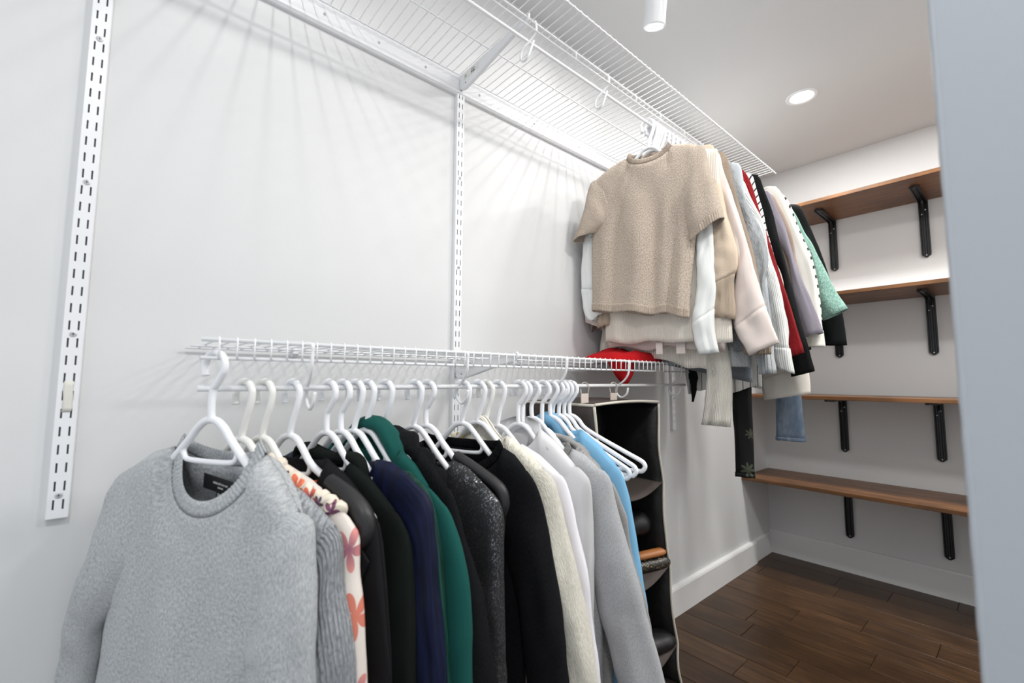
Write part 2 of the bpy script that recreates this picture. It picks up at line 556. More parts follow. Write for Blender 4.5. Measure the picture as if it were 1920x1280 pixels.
# right wall: rough plaster bead that edges the return towards the camera
bead = MB(); pts = []; rr = []
for i in range(200):
    z = H*i/199
    pts.append((XR+0.0015, YJ+0.0015, z)); rr.append(0.0030+0.0006*nz(z*60, 1.7)+0.0006*nz(z*150, 4.2))
bead.tube(pts, rr, 8)
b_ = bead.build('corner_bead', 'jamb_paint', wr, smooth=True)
# floor: sub-floor slab plus every plank in view
fl = struct('floor', MB().box((-0.12, -0.8, -0.06), (2.17, YB+0.12, -0.012)), 'floor_wood')
PW = 0.1437
row = 0
y1 = YB
y_edges = [YB, 3.052]
while y_edges[-1] > 0.3: y_edges.append(y_edges[-1]-PW)
rnd = random.Random(11)
for r in range(len(y_edges)-1):
    ya, yb = y_edges[r+1]+0.0008, y_edges[r]-0.0008
    x = -rnd.uniform(0, 0.35)
    xend = XW
    fixed = {0: [0.855], 1: [0.40, 0.62, 0.93], 2: [0.07, 0.43, 0.97], 3: [1.0], 4: [0.60, 0.84], 5: [0.37]}.get(r)
    cuts = [0.0]+(fixed if fixed else [])+[xend]
    if not fixed:
        cuts = [0.0]; q = rnd.uniform(0.15, 0.6)
        while q < xend-0.08: cuts.append(q); q += rnd.uniform(0.35, 0.75)
        cuts.append(xend)
    for a, c in zip(cuts, cuts[1:]):
        dz = rnd.uniform(-0.0008, 0.0004)
        w, h = c-a-0.0016, yb-ya
        mb = MB(); e = 0.0015
        ring = lambda q, z: [(q, q, z), (w-q, q, z), (w-q, h-q, z), (q, h-q, z)]
        mb.loft([ring(0, -0.012), ring(0, -e+dz), ring(e, dz)], cap0=True, cap1=True)
        mb.build('plank', 'floor_wood', fl, loc=(a+0.0008, ya, 0))
# baseboards
def base_prof(t, h):      # (outward, z)
    return [(0, 0), (t, 0), (t, h-0.012), (t-0.004, h-0.003), (t-0.009, h), (0, h)]
bl = MB().prism([(a, z) for a, z in base_prof(0.022, 0.128)], 'y', -0.8, 2.915)
struct('baseboard_left', bl, 'trim_white')
bl2 = MB().prism([(a, z) for a, z in base_prof(0.012, 0.128)], 'y', 2.915, YB)
struct('baseboard_left_return', bl2, 'trim_white')
bb = MB().prism([(YB-a, z) for a, z in base_prof(0.014, 0.143)], 'x', 0.0, XW)
struct('baseboard_back', bb, 'trim_white')

# ceiling lights
for i, (x, y) in enumerate(DOWNS):
    t = empty('recessed_light', (x, y, H), 0,
              ['round recessed ceiling light glowing near the back wall', 'round recessed ceiling light beside the spotlight above the clothes',
               'wide round fill light added out of view by the closet entrance', 'wide round fill light added out of view at the back right, past the near wall end', 'wide round fill light added out of view at the middle right, past the near wall end', 'wide round fill light added out of view in the middle of the closet ceiling'][i], 'light', 'recessed ceiling lights')
    if i >= 2: t.scale = (2.6, 2.6, 1)  # wide fixtures are made up to carry the added fill lamps
    ring = MB(); R = [(0.066, 0), (0.066, -0.003), (0.060, -0.006), (0.050, -0.004), (0.048, -0.001)]
    ring.loft([[(r*cos(2*pi*k/40), r*sin(2*pi*k/40), z) for k in range(40)] for r, z in R])
    ring.build('trim_ring', 'white_paint', t, smooth=True)
    d = MB(); d.loft([[(r*cos(2*pi*k/40), r*sin(2*pi*k/40), z) for k in range(40)] for r, z in [(0.049, -0.002), (0.04, -0.005), (0.02, -0.0065), (0.004, -0.007)]], cap1=True)
    d.build('lens', 'lamp_glow', t, smooth=True)
for i, (tip, back, aim) in enumerate(SPOTS):
    t = empty('spotlight', back, 0, ['white cylinder ceiling spotlight aimed down at the left wall', 'white cylinder ceiling spotlight over the near end of the upper shelf'][i], 'light', 'cylinder ceiling spotlights')
    b0 = Vector(back); v = (Vector(tip)-b0)
    ln = v.length; a = v.normalized()
    can = MB()
    prof = [(0.0, 0.020), (0.0, 0.032), (0.006, 0.035), (ln-0.003, 0.035), (ln, 0.034), (ln, 0.031), (ln-0.008, 0.030)]
    can.tube([a*p for p, r in prof], [r for p, r in prof], 32, caps=False)
    can.build('housing', 'white_paint', t, smooth=True)
    le = MB().tube([a*(ln-0.006), a*(ln-0.0045)], [0.030, 0.0295], 32)
    le.build('lens', 'lamp_glow', t)
    st = MB().cyl((0, 0, H-back[2]), (0, 0, -1), 0.012, H-back[2]+0.01, 16).build('stem', 'white_paint', t, smooth=True)
    MB().cyl((0, 0, H-back[2]-0.001), (0, 0, -1), 0.05, 0.006, 32).build('ceiling_plate', 'white_paint', t, smooth=False)

# ---------------------------------------------------------------- wall standards
PIT = 0.03175
def screw(parent, loc, axis='x', r=0.0052):
    mb = MB()
    a = {'x': Vector((1, 0, 0)), 'y': Vector((0, -1, 0)), 'z': Vector((0, 0, -1))}[axis]
    mb.tube([a*0, a*0.001, a*0.0018], [r, r, r*0.6], 14)
    o = mb.build('screw', 'screw_metal', parent, smooth=False, loc=loc)
    u = Vector((0, 1, 0)) if axis != 'y' else Vector((1, 0, 0))
    w = a.cross(u)
    cr = MB()
    for q in (u, w):
        p = q*(r*0.55); s = (w if q is u else u)*(r*0.12)
        i = len(cr.v)
        cr.v += [tuple(x+a*0.0019) for x in (p+s, p-s, -p-s, -p+s)]
        cr.v += [tuple(x+a*0.0012) for x in (p+s, p-s, -p-s, -p+s)]
        cr.f += [(i, i+1, i+2, i+3), (i+4, i+7, i+6, i+5), (i, i+4, i+5, i+1), (i+1, i+5, i+6, i+2), (i+2, i+6, i+7, i+3), (i+3, i+7, i+4, i)]
    cr.build('cross_slot', 'slot_dark', o)
    return o

def standard(y, ztop, zbot, zslot0, screws, label, bracket_z=()):
    t = empty('shelf_standard', (0, y, zbot), 0, label, 'shelf rail', 'slotted wall rails')
    W, D, off, hw, sl = 0.0135, 0.013, 0.0062, 0.00135, 0.0085
    ys = [-W, -off-hw, -off+hw, off-hw, off+hw, W]
    rows = []
    z = zslot0
    while z+sl < ztop: z += PIT
    z -= PIT*0
    zs = [ztop]
    while z > zbot:
        if z+sl < ztop-0.002 and z-sl > zbot+0.002:
            zs += [z+sl, z-sl]
        z -= PIT
    zs.append(zbot)
    mb = MB()
    for k in range(len(zs)-1):
        for c in range(5):
            if k % 2 == 1 and c in (1, 3):
                # recessed slot walls
                a0, a1, z0, z1 = ys[c], ys[c+1], zs[k+1], zs[k]
                i = len(mb.v)
                for x in (D, D-0.0016):
                    mb.v += [(x, a0, z0-zbot), (x, a1, z0-zbot), (x, a1, z1-zbot), (x, a0, z1-zbot)]
                for q in range(4):
                    mb.f.append((i+q, i+(q+1) % 4, i+4+(q+1) % 4, i+4+q))
                continue
            i = len(mb.v)
            mb.v += [(D, ys[c], zs[k+1]-zbot), (D, ys[c+1], zs[k+1]-zbot), (D, ys[c+1], zs[k]-zbot), (D, ys[c], zs[k]-zbot)]
            mb.f.append((i, i+1, i+2, i+3))
    h = ztop-zbot
    for sgn in (-1, 1):
        i = len(mb.v)
        mb.v += [(D, sgn*W, 0), (D-0.002, sgn*(W+0.0012), 0), (0, sgn*(W+0.0012), 0), (D, sgn*W, h), (D-0.002, sgn*(W+0.0012), h), (0, sgn*(W+0.0012), h)]
        mb.f += [(i, i+1, i+4, i+3), (i+1, i+2, i+5, i+4)]
    o = mb.build('channel', 'white_paint', t, fix=False)
    MB().box((0.0012, -W+0.001, 0.001), (0.0105, W-0.001, h-0.001)).build('channel_shadow_liner', 'slot_dark', t)  # dark sheet behind the slots, its colour stands in for shade
    for z in screws:
        screw(t, (D, 0, z-zbot))
    return t

zs0 = 1.7318
sl_ = standard(-0.0772, 2.30, 0.835, zs0+PIT*0.5, [zs0-9*PIT*k for k in range(-1, 4)], 'white slotted wall rail at the far left of the bare wall')
# yellowed tape on the first rail
tp = MB()
g = [(0.0138+0.0006*nz(i*0.7, j*0.9), -0.006+0.013*i/4+0.002*nz(j*0.8, 3), 0.24-0.055*j/7+0.003*nz(i, 9)) for j in range(8) for i in range(5)]
tp.v = g; tp.f = [(j*5+i, j*5+i+1, (j+1)*5+i+1, (j+1)*5+i) for j in range(7) for i in range(4)]
tp.build('tape_strip', 'tape', sl_, smooth=True, solid=0.0006)
standard(0.7574, 2.05, 0.62, 1.9821, [1.9821+PIT*0.5-9*PIT*k for k in range(0, 5)], 'white slotted wall rail in the middle carrying both brackets')
standard(2.0177, 2.05, 0.845, 0.9797, [0.9797+PIT*0.5], 'white slotted wall rail right of the hanging organizer')

# ---------------------------------------------------------------- brackets
def bracket(y, ztop, xt, hroot, label, sticker=True):
    t = empty('shelf_bracket', (0.0145, y, ztop-hroot), 0, label, 'bracket', 'white shelf brackets')
    n = 22
    rings = []
    for i in range(n):
        s = i/(n-1)
        x = lerp(0.0, xt-0.0145, s)
        zb = lerp(0.0, hroot-0.014, sst(s)*0.55+s*0.45)
        if i == 0: zb += 0.010
        if i == 1: zb += 0.002
        w = 0.0065
        top = hroot
        r = [(x, -w, top), (x, -w, zb+0.004)] + [(x, -w*cos(a), zb+0.004-0.004*sin(a)*1.0) for a in (0.6, 1.2, pi/2, pi-1.2, pi-0.6)] + [(x, w, zb+0.004), (x, w, top)]
        rings.append(r)
    mb = MB(); mb.loft(rings, closed=True, cap0=True, cap1=True)
    body = mb.build('arm', 'white_paint', t, smooth=False)
    # tip hook
    e = xt-0.0145
    MB().tube([(e-0.012, 0, hroot-0.004), (e+0.002, 0, hroot-0.006), (e+0.010, 0, hroot+0.0), (e+0.012, 0, hroot+0.008), (e+0.006, 0, hroot+0.011)], 0.004, 8).build('tip_clip', 'white_paint', t, smooth=True)
    MB().cyl((0.032, -0.0066, 0.018), (0, -1, 0), 0.0022, 0.0006, 10).build('rivet_hole', 'slot_dark', t)
    if sticker:
        s = MB().box((0.022, -0.0071, hroot-0.026), (0.098, -0.0066, hroot-0.006)).build('sticker', 'sticker', t)
        ik = MB()
        for k in range(5): ik.box((0.028+0.0022*k, -0.00735, hroot-0.021), (0.0292+0.0022*k, -0.0071, hroot-0.012))
        ik.build('barcode', 'ink_grey', s)
        ik = MB()
        ik.box((0.062, -0.00735, hroot-0.0225), (0.068, -0.0071, hroot-0.0185)); ik.box((0.070, -0.00735, hroot-0.0225), (0.080, -0.0071, hroot-0.0185))
        for k in range(3): ik.box((0.060, -0.00735, hroot-0.0155+0.0028*k), (0.084-0.004*k, -0.0071, hroot-0.0147+0.0028*k))
        ik.build('printed_marks', 'ink', s)
    return t
ZU, ZL = 2.052, 1.144
bracket(0.7574, ZU-0.0045, 0.318, 0.055, 'white steel bracket under the upper wire shelf with a sticker')
bracket(0.7574, ZL-0.0045, 0.280, 0.060, 'white steel bracket under the lower wire shelf with a barcode sticker')
bracket(2.0177, ZU-0.0045, 0.318, 0.055, 'white steel bracket behind the hanging clothes under the upper shelf', sticker=False)

# ---------------------------------------------------------------- wire shelves
def straight(mb, p0, p1, r, seg=8): mb.tube([p0, p1], r, seg); return mb
def wire_shelf(label, ya, yb, z, long_wires, xfront, rfront, lip, ph):
    t = empty('wire_shelf', (0, ya, z), 0, label, 'wire shelf', 'white wire shelves')
    Ln = yb-ya
    for nm, x, dz, r in long_wires:
        straight(MB(), (x, 0, dz), (x, Ln, dz), r).build(nm, 'white_wire', t, smooth=True)
    straight(MB(), (xfront, 0, 0), (xfront, Ln, 0), rfront, 10).build('front_rail', 'white_wire', t, smooth=True)
    mb = MB()
    rw = 0.0016
    if lip:
        straight(MB(), (xfront, 0, -0.030), (xfront, Ln, -0.030), 0.0030, 10).build('lip_rail', 'white_wire', t, smooth=True)
        path = [(0.010, 0, 0.0014), (xfront-0.004, 0, 0.0022), (xfront, 0, rfront+0.0012), (xfront+rfront+0.001, 0, 0.0), (xfront+0.0030+0.001, 0, -0.015), (xfront+0.0030+0.001, 0, -0.033)]
    else:
        path = [(0.008, 0, -0.004), (0.010, 0, 0.0022), (xfront*0.5, 0, 0.0024), (xfront-0.004, 0, 0.0028), (xfront+0.001, 0, rfront+0.0012), (xfront+rfront+0.0012, 0, 0.0), (xfront+0.002, 0, -rfront-0.001)]
    mb.tube(path, rw, 5)
    first = mb.build('cross_wire', 'white_wire', t, smooth=True, loc=(0, ph, 0))
    k = 1
    while ph+0.0254*k < Ln-0.004:
        c = first.copy(); COL.objects.link(c); c.parent = t
        c.location = (0, ph+0.0254*k, 0); k += 1
    return t
us = wire_shelf('upper white ventilated wire shelf running under the ceiling', -0.20, 2.25, ZU,
           [('back_wire', 0.013, 0, 0.0022), ('middle_wire', 0.167, -0.0015, 0.0022), ('inner_rail', 0.325, -0.0025, 0.0026)], 0.427, 0.0032, False, 0.012)
ls = wire_shelf('lower white ventilated wire shelf behind the hangers', 0.088, 1.675, ZL,
           [('back_wire', 0.012, 0, 0.0022), ('middle_wire', 0.12, -0.0015, 0.0022)], 0.285, 0.0036, True, 0.0235)
# lip wire of the upper shelf, hung from the inner rail by short links
t = empty('lip_wire', (0.331, -0.20, ZU-0.031), 0, 'thin white lip wire linked under the upper shelf beside the rod', 'wire')
straight(MB(), (0, 0, 0), (0, 2.45, 0), 0.0026, 8).build('long_wire', 'white_wire', t, smooth=True)
for y in [0.32, 0.475, 0.63, 0.947, 1.257, 1.412, 1.581, 1.74, 1.9, 2.06]:
    MB().tube([(0, y+0.2, 0), (0, y+0.2, 0.018), (-0.003, y+0.2, 0.029), (-0.008, y+0.2, 0.031)], 0.0017, 6).build('link', 'white_wire', t, smooth=True)
# wall track under the upper shelf
t = empty('wall_track', (0, -0.2, 1.985), 0, 'white metal wall track screwed along the back of the upper shelf', 'wall track')
MB().prism([(0, 0), (0.010, 0.0), (0.016, 0.006), (0.016, 0.012), (0.0135, 0.017), (0.0125, 0.048), (0.016, 0.055), (0.016, 0.061), (0.0, 0.063)], 'y', 0, 2.42).build('track_rail', 'white_paint', t)
for y in (0.332, 0.48, 0.628, 0.83, 1.08, 1.33, 1.56):
    screw(t, (0.0128, y+0.2, 0.034), r=0.0042)
# small wall clips at the back of the lower shelf
for y in (0.30, 1.02, 1.45):
    o = MB().prism([(0.0, -0.012), (0.008, -0.012), (0.016, -0.004), (0.017, 0.004), (0.012, 0.006), (0.010, 0.0), (0.0, 0.010)], 'y', -0.006, 0.006).build('wall_clip', 'white_plastic', smooth=False)
    o.location = (0, y, ZL); tag(o, {0.30: 'small white wall clip holding the near end of the lower shelf', 1.02: 'small white wall clip right of the middle bracket', 1.45: 'small white wall clip under the red shirt'}[y], 'clip', 'lower shelf wall clips')

# hanging rods and rod hooks
def rod(label, x, z, ya, yb, r):
    t = empty('hanging_rod', (x, ya, z), 0, label, 'rod', 'hanging rods')
    MB().tube([(0, 0, 0), (0, 0.0006, 0), (0, yb-ya-0.0006, 0), (0, yb-ya, 0)], [r*0.85, r, r, r*0.85], 14).build('rod_bar', 'white_wire', t, smooth=True)
    return t
XL, ZRL, RRL = 0.2445, 1.0645, 0.0056
XU, ZRU, RRU = 0.308, 2.000, 0.0050
rod('lower thin white hanging rod carrying the dark clothes', XL, ZRL, 0.090, 1.692, RRL)
rod('upper thin white hanging rod under the high shelf', XU, ZRU, -0.20, 2.25, RRU)
def rod_hook(x, y, z, pts, label, group, sk=0.010):
    t = empty('rod_hook', (x, y, z), 0, label, 'hook', group)
    p = catmull([Vector((a, sk*s, b)) for a, b, s in pts], 40)
    MB().tube(p, 0.0034, 8).build('hook_wire', 'white_wire', t, smooth=True)
LOWHK = [(0.006, 0.088, 0), (0.0445, 0.083, 0), (0.047, 0.070, 0), (0.045, 0.045, 0), (0.026, 0.022, 0.3), (-0.006, 0.002, 0.8), (-0.010, -0.020, 1), (0.010, -0.034, 1), (0.030, -0.022, 1), (0.036, -0.002, 1)]
for y, lb in ((0.256, 'white wire rod hook between the nearest hangers'), (0.602, 'white wire rod hook before the middle bracket'), (0.943, 'white wire rod hook among the crowded hangers'),
              (1.245, 'white wire rod hook left of the last one, in front of the red shirt'), (1.585, 'white wire rod hook at the far end of the lower rod')):
    rod_hook(XL, y, ZRL-0.0, [(a-0.002, b-0.006 if b < 0.05 else b-0.004, s) for a, b, s in LOWHK], lb, 'lower rod hooks')
UPHK = [(0.017, 0.054, 0), (0.021, 0.040, 0), (0.020, 0.020, 0), (0.006, 0.0, 0.4), (-0.012, -0.024, 1), (-0.016, -0.046, 1.1), (-0.004, -0.060, 1.1), (0.012, -0.052, 1.0), (0.018, -0.022, 0.6), (0.020, -0.008, 0.4)]
for y, lb in ((0.42, 'white wire hook loop under the near end of the upper shelf'), (0.785, 'first white wire hook loop beside the upper bracket'), (1.105, 'white wire hook loop just left of the beige sweater')):
    rod_hook(XU, y, ZRU, UPHK, lb, 'upper rod hooks', -0.020)

# ---------------------------------------------------------------- wooden shelves on the back wall
DEP = 0.405
def wshelf(zt, label):
    th = 0.020
    mb = MB(); x0, x1 = 0.003, 1.66
    mb.box((0, 0, 0), (x1-x0, DEP, th))
    o = mb.build('wooden_shelf', 'shelf_wood', bevel=0.002)
    o.location = (x0, YB-DEP, zt-th)
    tag(o, label, 'shelf', 'wooden shelves on the back wall')
SHZ = [2.070, 1.551, 1.004, 0.522]
for z, lb in zip(SHZ, ['topmost brown wooden wall shelf near the ceiling', 'second brown wooden wall shelf from the top', 'third brown wooden wall shelf from the top at eye level', 'lowest brown wooden wall shelf above the baseboard']):
    wshelf(z, lb)
def lbracket(x, z, label):
    t = empty('angle_bracket', (x, YB, z-0.31), 0, label, 'bracket', 'black angle brackets')
    w = 0.0195
    def bar(path_dir, ln, nm):
        # pressed steel strip: rounded end, two side flanges and a raised centre ridge
        n = 26; rings = []
        for i in range(n):
            s = ln*i/(n-1)
            end = ln-s
            ww = w if end > w else sqrt(max(0.00001, w*w-(w-end)**2))
            prof = [(-ww, 0), (-ww, 0.0125), (-ww*0.74, 0.0125), (-ww*0.62, 0.005), (-ww*0.30, 0.005), (-ww*0.2, 0.0085), (ww*0.2, 0.0085), (ww*0.30, 0.005), (ww*0.62, 0.005), (ww*0.74, 0.0125), (ww, 0.0125), (ww, 0)]
            if nm == 'wall_leg': rings.append([(a, -0.001-d, 0.31-s) for a, d in prof])
            else: rings.append([(a, -s, 0.309-d) for a, d in prof])
        mb = MB(); mb.loft(rings, closed=True, cap0=True, cap1=True)
        return mb.build(nm, 'black_metal', t)
    bar(0, 0.31, 'wall_leg'); bar(1, 0.30, 'shelf_leg')
    MB().prism([(0, 0.30), (-0.045, 0.30), (-0.040, 0.285), (-0.012, 0.262), (0, 0.255)], 'x', -0.004, 0.004).build('gusset', 'black_metal', t)
    for dx, dz in ((-0.0078, 0.235), (0.0078, 0.258), (0, 0.012)):
        MB().tube([(dx, -0.0065, dz), (dx, -0.0098, dz), (dx, -0.0108, dz)], [0.0036, 0.0036, 0.002], 10).build('screw', 'screw_metal', t)
for z, nm in zip(SHZ, ['topmost', 'second', 'third', 'lowest']):
    for x, sd in ((0.425, 'left'), (0.832, 'right')):
        lbracket(x, z-0.020, '%s black steel angle bracket under the %s wooden shelf' % (sd, nm))
TAB={
'G1':dict(x=0.2600,y=0.110,a=30,O=[(0.194,0.883),(0.216,0.873),(0.225,0.831),(0.236,0.754),(0.246,0.658)],I=[(0.173,0.844),(0.191,0.816),(0.170,0.743),(0.159,0.640)],LO=[(-0.168,0.931),(-0.223,0.888),(-0.231,0.787),(-0.279,0.669),(-0.321,0.582),(-0.325,0.536)],LI=[(-0.169,0.760),(-0.176,0.715),(-0.244,0.668),(-0.272,0.547)],neck=[(-0.074,0.963),(0.025,0.856),(0.119,0.946),(0.023,0.879)],bodyL=[(-0.180,0.717),(-0.212,0.560)],label=[(-0.021,0.924),(0.054,0.897)]),
'G2':dict(x=0.2445,y=0.160,a=24,O=[(0.228,0.859),(0.241,0.837),(0.247,0.785),(0.268,0.723),(0.278,0.654)],nk=[(0.083,0.928)]),
'G3':dict(x=0.2445,y=0.189,a=22,O=[(0.210,0.876),(0.228,0.861),(0.241,0.844),(0.247,0.795),(0.261,0.744),(0.271,0.646)],nk=[(0.032,0.940)]),
'G4':dict(x=0.2445,y=0.235,a=20,O=[(0.207,0.881),(0.227,0.860),(0.237,0.825),(0.247,0.763),(0.268,0.631)],nk=[(0.144,0.899)]),
'G5':dict(x=0.2445,y=0.300,a=18,O=[(0.193,0.857),(0.213,0.838),(0.228,0.810),(0.242,0.711),(0.248,0.602)],nk=[(0.070,0.933)]),
'G6':dict(x=0.2445,y=0.330,a=18,O=[(0.183,0.913),(0.206,0.898),(0.242,0.861),(0.263,0.707),(0.281,0.601)],nk=[(0.101,0.933)]),
'G6b':dict(x=0.2445,y=0.355,a=18,O=[(0.185,0.896),(0.208,0.872),(0.227,0.816),(0.248,0.695),(0.262,0.584)],nk=[(0.125,0.913)]),
'G7':dict(x=0.2445,y=0.380,a=18,O=[(0.175,0.882),(0.201,0.864),(0.226,0.842),(0.257,0.771),(0.274,0.694),(0.278,0.579)],hood=[(-0.034,0.981),(-0.010,1.001),(0.046,0.986),(0.069,0.956),(0.088,0.917)]),
'G8':dict(x=0.2445,y=0.420,a=18,O=[(0.176,0.876),(0.192,0.855),(0.215,0.800),(0.251,0.721),(0.284,0.590),(0.288,0.566)],hood=[(0.027,0.962),(0.071,0.937),(0.107,0.924),(0.142,0.907),(0.149,0.883)]),
'G9':dict(x=0.2445,y=0.490,a=18,O=[(0.188,0.877),(0.207,0.864),(0.232,0.835),(0.239,0.754),(0.241,0.651),(0.244,0.522)],nk=[(0.110,0.914)]),
'G10':dict(x=0.2445,y=0.520,a=18,O=[(0.191,0.876),(0.209,0.860),(0.216,0.835)],nk=[(0.094,0.916)]),
'G11':dict(x=0.2445,y=0.619,a=18,O=[(0.176,0.886),(0.200,0.862),(0.214,0.833),(0.240,0.723),(0.258,0.614),(0.271,0.507),(0.274,0.479)],nk=[(0.110,0.920)]),
'G12':dict(x=0.2445,y=0.665,a=18,O=[(0.185,0.881),(0.207,0.860),(0.219,0.826),(0.240,0.752),(0.268,0.656),(0.289,0.548),(0.303,0.470)],nk=[(0.008,0.991),(0.056,0.943)]),
'G13':dict(x=0.2445,y=0.729,a=18,O=[(0.176,0.860),(0.195,0.838),(0.222,0.735),(0.247,0.633),(0.253,0.578),(0.269,0.432)],nk=[(0.067,0.925)]),
'G14':dict(x=0.2445,y=0.803,a=18,O=[(0.164,0.868),(0.186,0.854),(0.202,0.824),(0.208,0.716),(0.207,0.542),(0.220,0.385)],nk=[(0.004,0.928),(0.044,0.938)]),
'G15':dict(x=0.2445,y=0.850,a=18,O=[(0.195,0.859),(0.219,0.842),(0.241,0.762),(0.281,0.633),(0.312,0.517),(0.341,0.406)],nk=[(0.116,0.891),(0.144,0.886)]),
'G16':dict(x=0.2445,y=0.892,a=18,O=[(0.193,0.827),(0.208,0.806),(0.222,0.778),(0.238,0.740),(0.247,0.666),(0.283,0.534)],nk=[(0.104,0.908)]),
'G17':dict(x=0.2445,y=0.925,a=18,O=[(0.192,0.858),(0.215,0.811),(0.235,0.706),(0.269,0.511),(0.287,0.356)],hood=[(-0.004,0.978),(0.012,0.949),(0.029,0.905),(0.077,0.880)]),
'U1':dict(x=0.3080,y=1.360,a=14,nk=[(-0.059,1.904),(0.086,1.899),(0.011,1.839)],O=[(0.185,1.855),(0.200,1.786),(0.221,1.690),(0.237,1.595)],I=[(0.130,1.676),(0.138,1.537)],LO=[(-0.219,1.830),(-0.246,1.731),(-0.288,1.612)],LI=[(-0.210,1.629),(-0.199,1.625)],body=[(-0.210,1.609),(-0.224,1.339),(0.127,1.584),(0.119,1.297),(0.084,1.272)]),
'U2':dict(x=0.3080,y=1.385,a=12,O=[(0.184,1.843),(0.195,1.575),(0.199,1.450),(0.198,1.371),(0.187,1.282),(0.200,1.171)],I=[(0.133,1.569),(0.143,1.518),(0.135,1.352),(0.119,1.276),(0.141,1.166)],LO=[(-0.251,1.838),(-0.282,1.617),(-0.300,1.430),(-0.262,1.317),(-0.228,1.300)],LI=[(-0.224,1.606),(-0.240,1.423),(-0.212,1.338)]),
'V1':dict(x=0.3080,y=1.400,a=12,O=[(0.211,1.849)],hem=[(-0.198,1.221),(-0.068,1.220),(0.116,1.217),(0.205,1.181)]),
'U3':dict(x=0.3080,y=1.415,a=12,O=[(0.190,1.876),(0.198,1.820),(0.216,1.705),(0.236,1.591),(0.253,1.508),(0.254,1.447),(0.243,1.401),(0.240,1.275)],I=[(0.184,1.566),(0.182,1.422),(0.175,1.289)]),
'U4':dict(x=0.3080,y=1.435,a=12,O=[(0.198,1.856),(0.211,1.790),(0.244,1.667),(0.267,1.558),(0.298,1.404),(0.321,1.308),(0.350,1.197)],I=[(0.204,1.585),(0.244,1.452),(0.227,1.278),(0.270,1.162)],hem=[(-0.215,1.209),(-0.049,1.196),(0.099,1.196)]),
'U5':dict(x=0.3080,y=1.465,a=12,O=[(0.207,1.859),(0.238,1.704),(0.269,1.564),(0.286,1.482),(0.300,1.370),(0.314,1.274),(0.320,1.165)],I=[(0.216,1.571),(0.227,1.423),(0.246,1.167)]),
'V2':dict(x=0.3080,y=1.495,a=12,O=[(0.171,1.856),(0.173,1.567),(0.174,1.287),(0.189,1.142),(0.193,1.070),(0.185,0.929)],I=[(0.115,1.482),(0.118,1.292),(0.118,1.169),(0.112,1.040),(0.091,0.932)],hem=[(-0.254,1.214),(-0.199,1.186),(-0.044,1.154),(0.112,1.095)],LO=[(-0.247,1.757),(-0.300,1.324),(-0.337,1.217),(-0.367,1.163)]),
'U6':dict(x=0.3080,y=1.525,a=12,O=[(0.195,1.859),(0.209,1.825),(0.237,1.721),(0.283,1.593),(0.301,1.504),(0.298,1.441),(0.290,1.406),(0.302,1.280),(0.312,1.106)],I=[(0.218,1.584),(0.245,1.430),(0.256,1.284),(0.261,1.103)],hem=[(0.180,1.166),(0.259,1.118)]),
'U7':dict(x=0.3080,y=1.560,a=12,O=[(0.212,1.854),(0.224,1.803),(0.234,1.703),(0.251,1.623),(0.276,1.505),(0.286,1.357),(0.296,1.213)]),
'U8':dict(x=0.3080,y=1.585,a=12,O=[(0.214,1.803),(0.231,1.750),(0.251,1.696),(0.276,1.614),(0.285,1.525),(0.302,1.456),(0.320,1.338),(0.331,1.235),(0.334,1.152),(0.341,1.106)],I=[(0.259,1.589),(0.271,1.436),(0.283,1.287),(0.292,1.125)]),
'U9':dict(x=0.3080,y=1.615,a=12,O=[(0.205,1.850),(0.233,1.778),(0.255,1.674),(0.278,1.578),(0.325,1.367),(0.349,1.253),(0.364,1.175)],I=[(0.272,1.478),(0.311,1.325),(0.329,1.164)]),
'V3':dict(x=0.3080,y=1.640,a=12,O=[(0.200,1.835)],hem=[(-0.176,1.174),(-0.019,1.090),(0.057,1.098),(0.162,1.108)]),
'U10':dict(x=0.3080,y=1.680,a=12,O=[(0.209,1.853),(0.223,1.796),(0.242,1.701),(0.254,1.621),(0.278,1.498),(0.296,1.371),(0.307,1.257)]),
'V4':dict(x=0.3080,y=1.710,a=12,O=[(0.201,1.846)],hem=[(-0.055,1.046),(0.015,1.045),(0.109,1.045),(0.173,1.081)]),
'U11':dict(x=0.3080,y=1.750,a=12,O=[(0.208,1.873),(0.222,1.823),(0.250,1.718),(0.264,1.628),(0.290,1.485),(0.327,1.264),(0.336,1.224),(0.354,1.116)],I=[(0.263,1.503),(0.280,1.303),(0.288,1.097)]),
'V5':dict(x=0.3080,y=1.800,a=12,O=[(0.082,1.110),(0.072,0.712),(0.132,1.090),(0.119,0.734)]),
'V7':dict(x=0.3080,y=1.840,a=12,O=[(0.310,1.104),(0.310,1.035)],I=[(0.160,1.100),(0.170,1.008)]),
'U12':dict(x=0.3080,y=1.895,a=12,O=[(0.193,1.853),(0.210,1.809),(0.223,1.761),(0.243,1.704),(0.280,1.519),(0.321,1.387),(0.355,1.262)],I=[(0.239,1.596),(0.266,1.401),(0.293,1.249)]),
'U13':dict(x=0.3080,y=1.915,a=12,O=[(0.199,1.842),(0.222,1.791),(0.261,1.666),(0.275,1.528),(0.296,1.400)]),
'U14':dict(x=0.3080,y=1.940,a=12,O=[(0.208,1.881),(0.229,1.837),(0.251,1.775),(0.278,1.679),(0.312,1.565),(0.330,1.431),(0.337,1.316),(0.342,1.213)],I=[(0.241,1.539),(0.278,1.362),(0.284,1.215)]),
'U15':dict(x=0.3080,y=2.005,a=12,O=[(0.210,1.867),(0.237,1.812),(0.266,1.701),(0.301,1.585),(0.319,1.441),(0.324,1.323)]),
'U16':dict(x=0.3080,y=2.100,a=12,O=[(0.224,1.804),(0.256,1.708),(0.280,1.655),(0.324,1.523),(0.349,1.450),(0.388,1.372)],I=[(0.258,1.610),(0.266,1.460),(0.305,1.331)]),
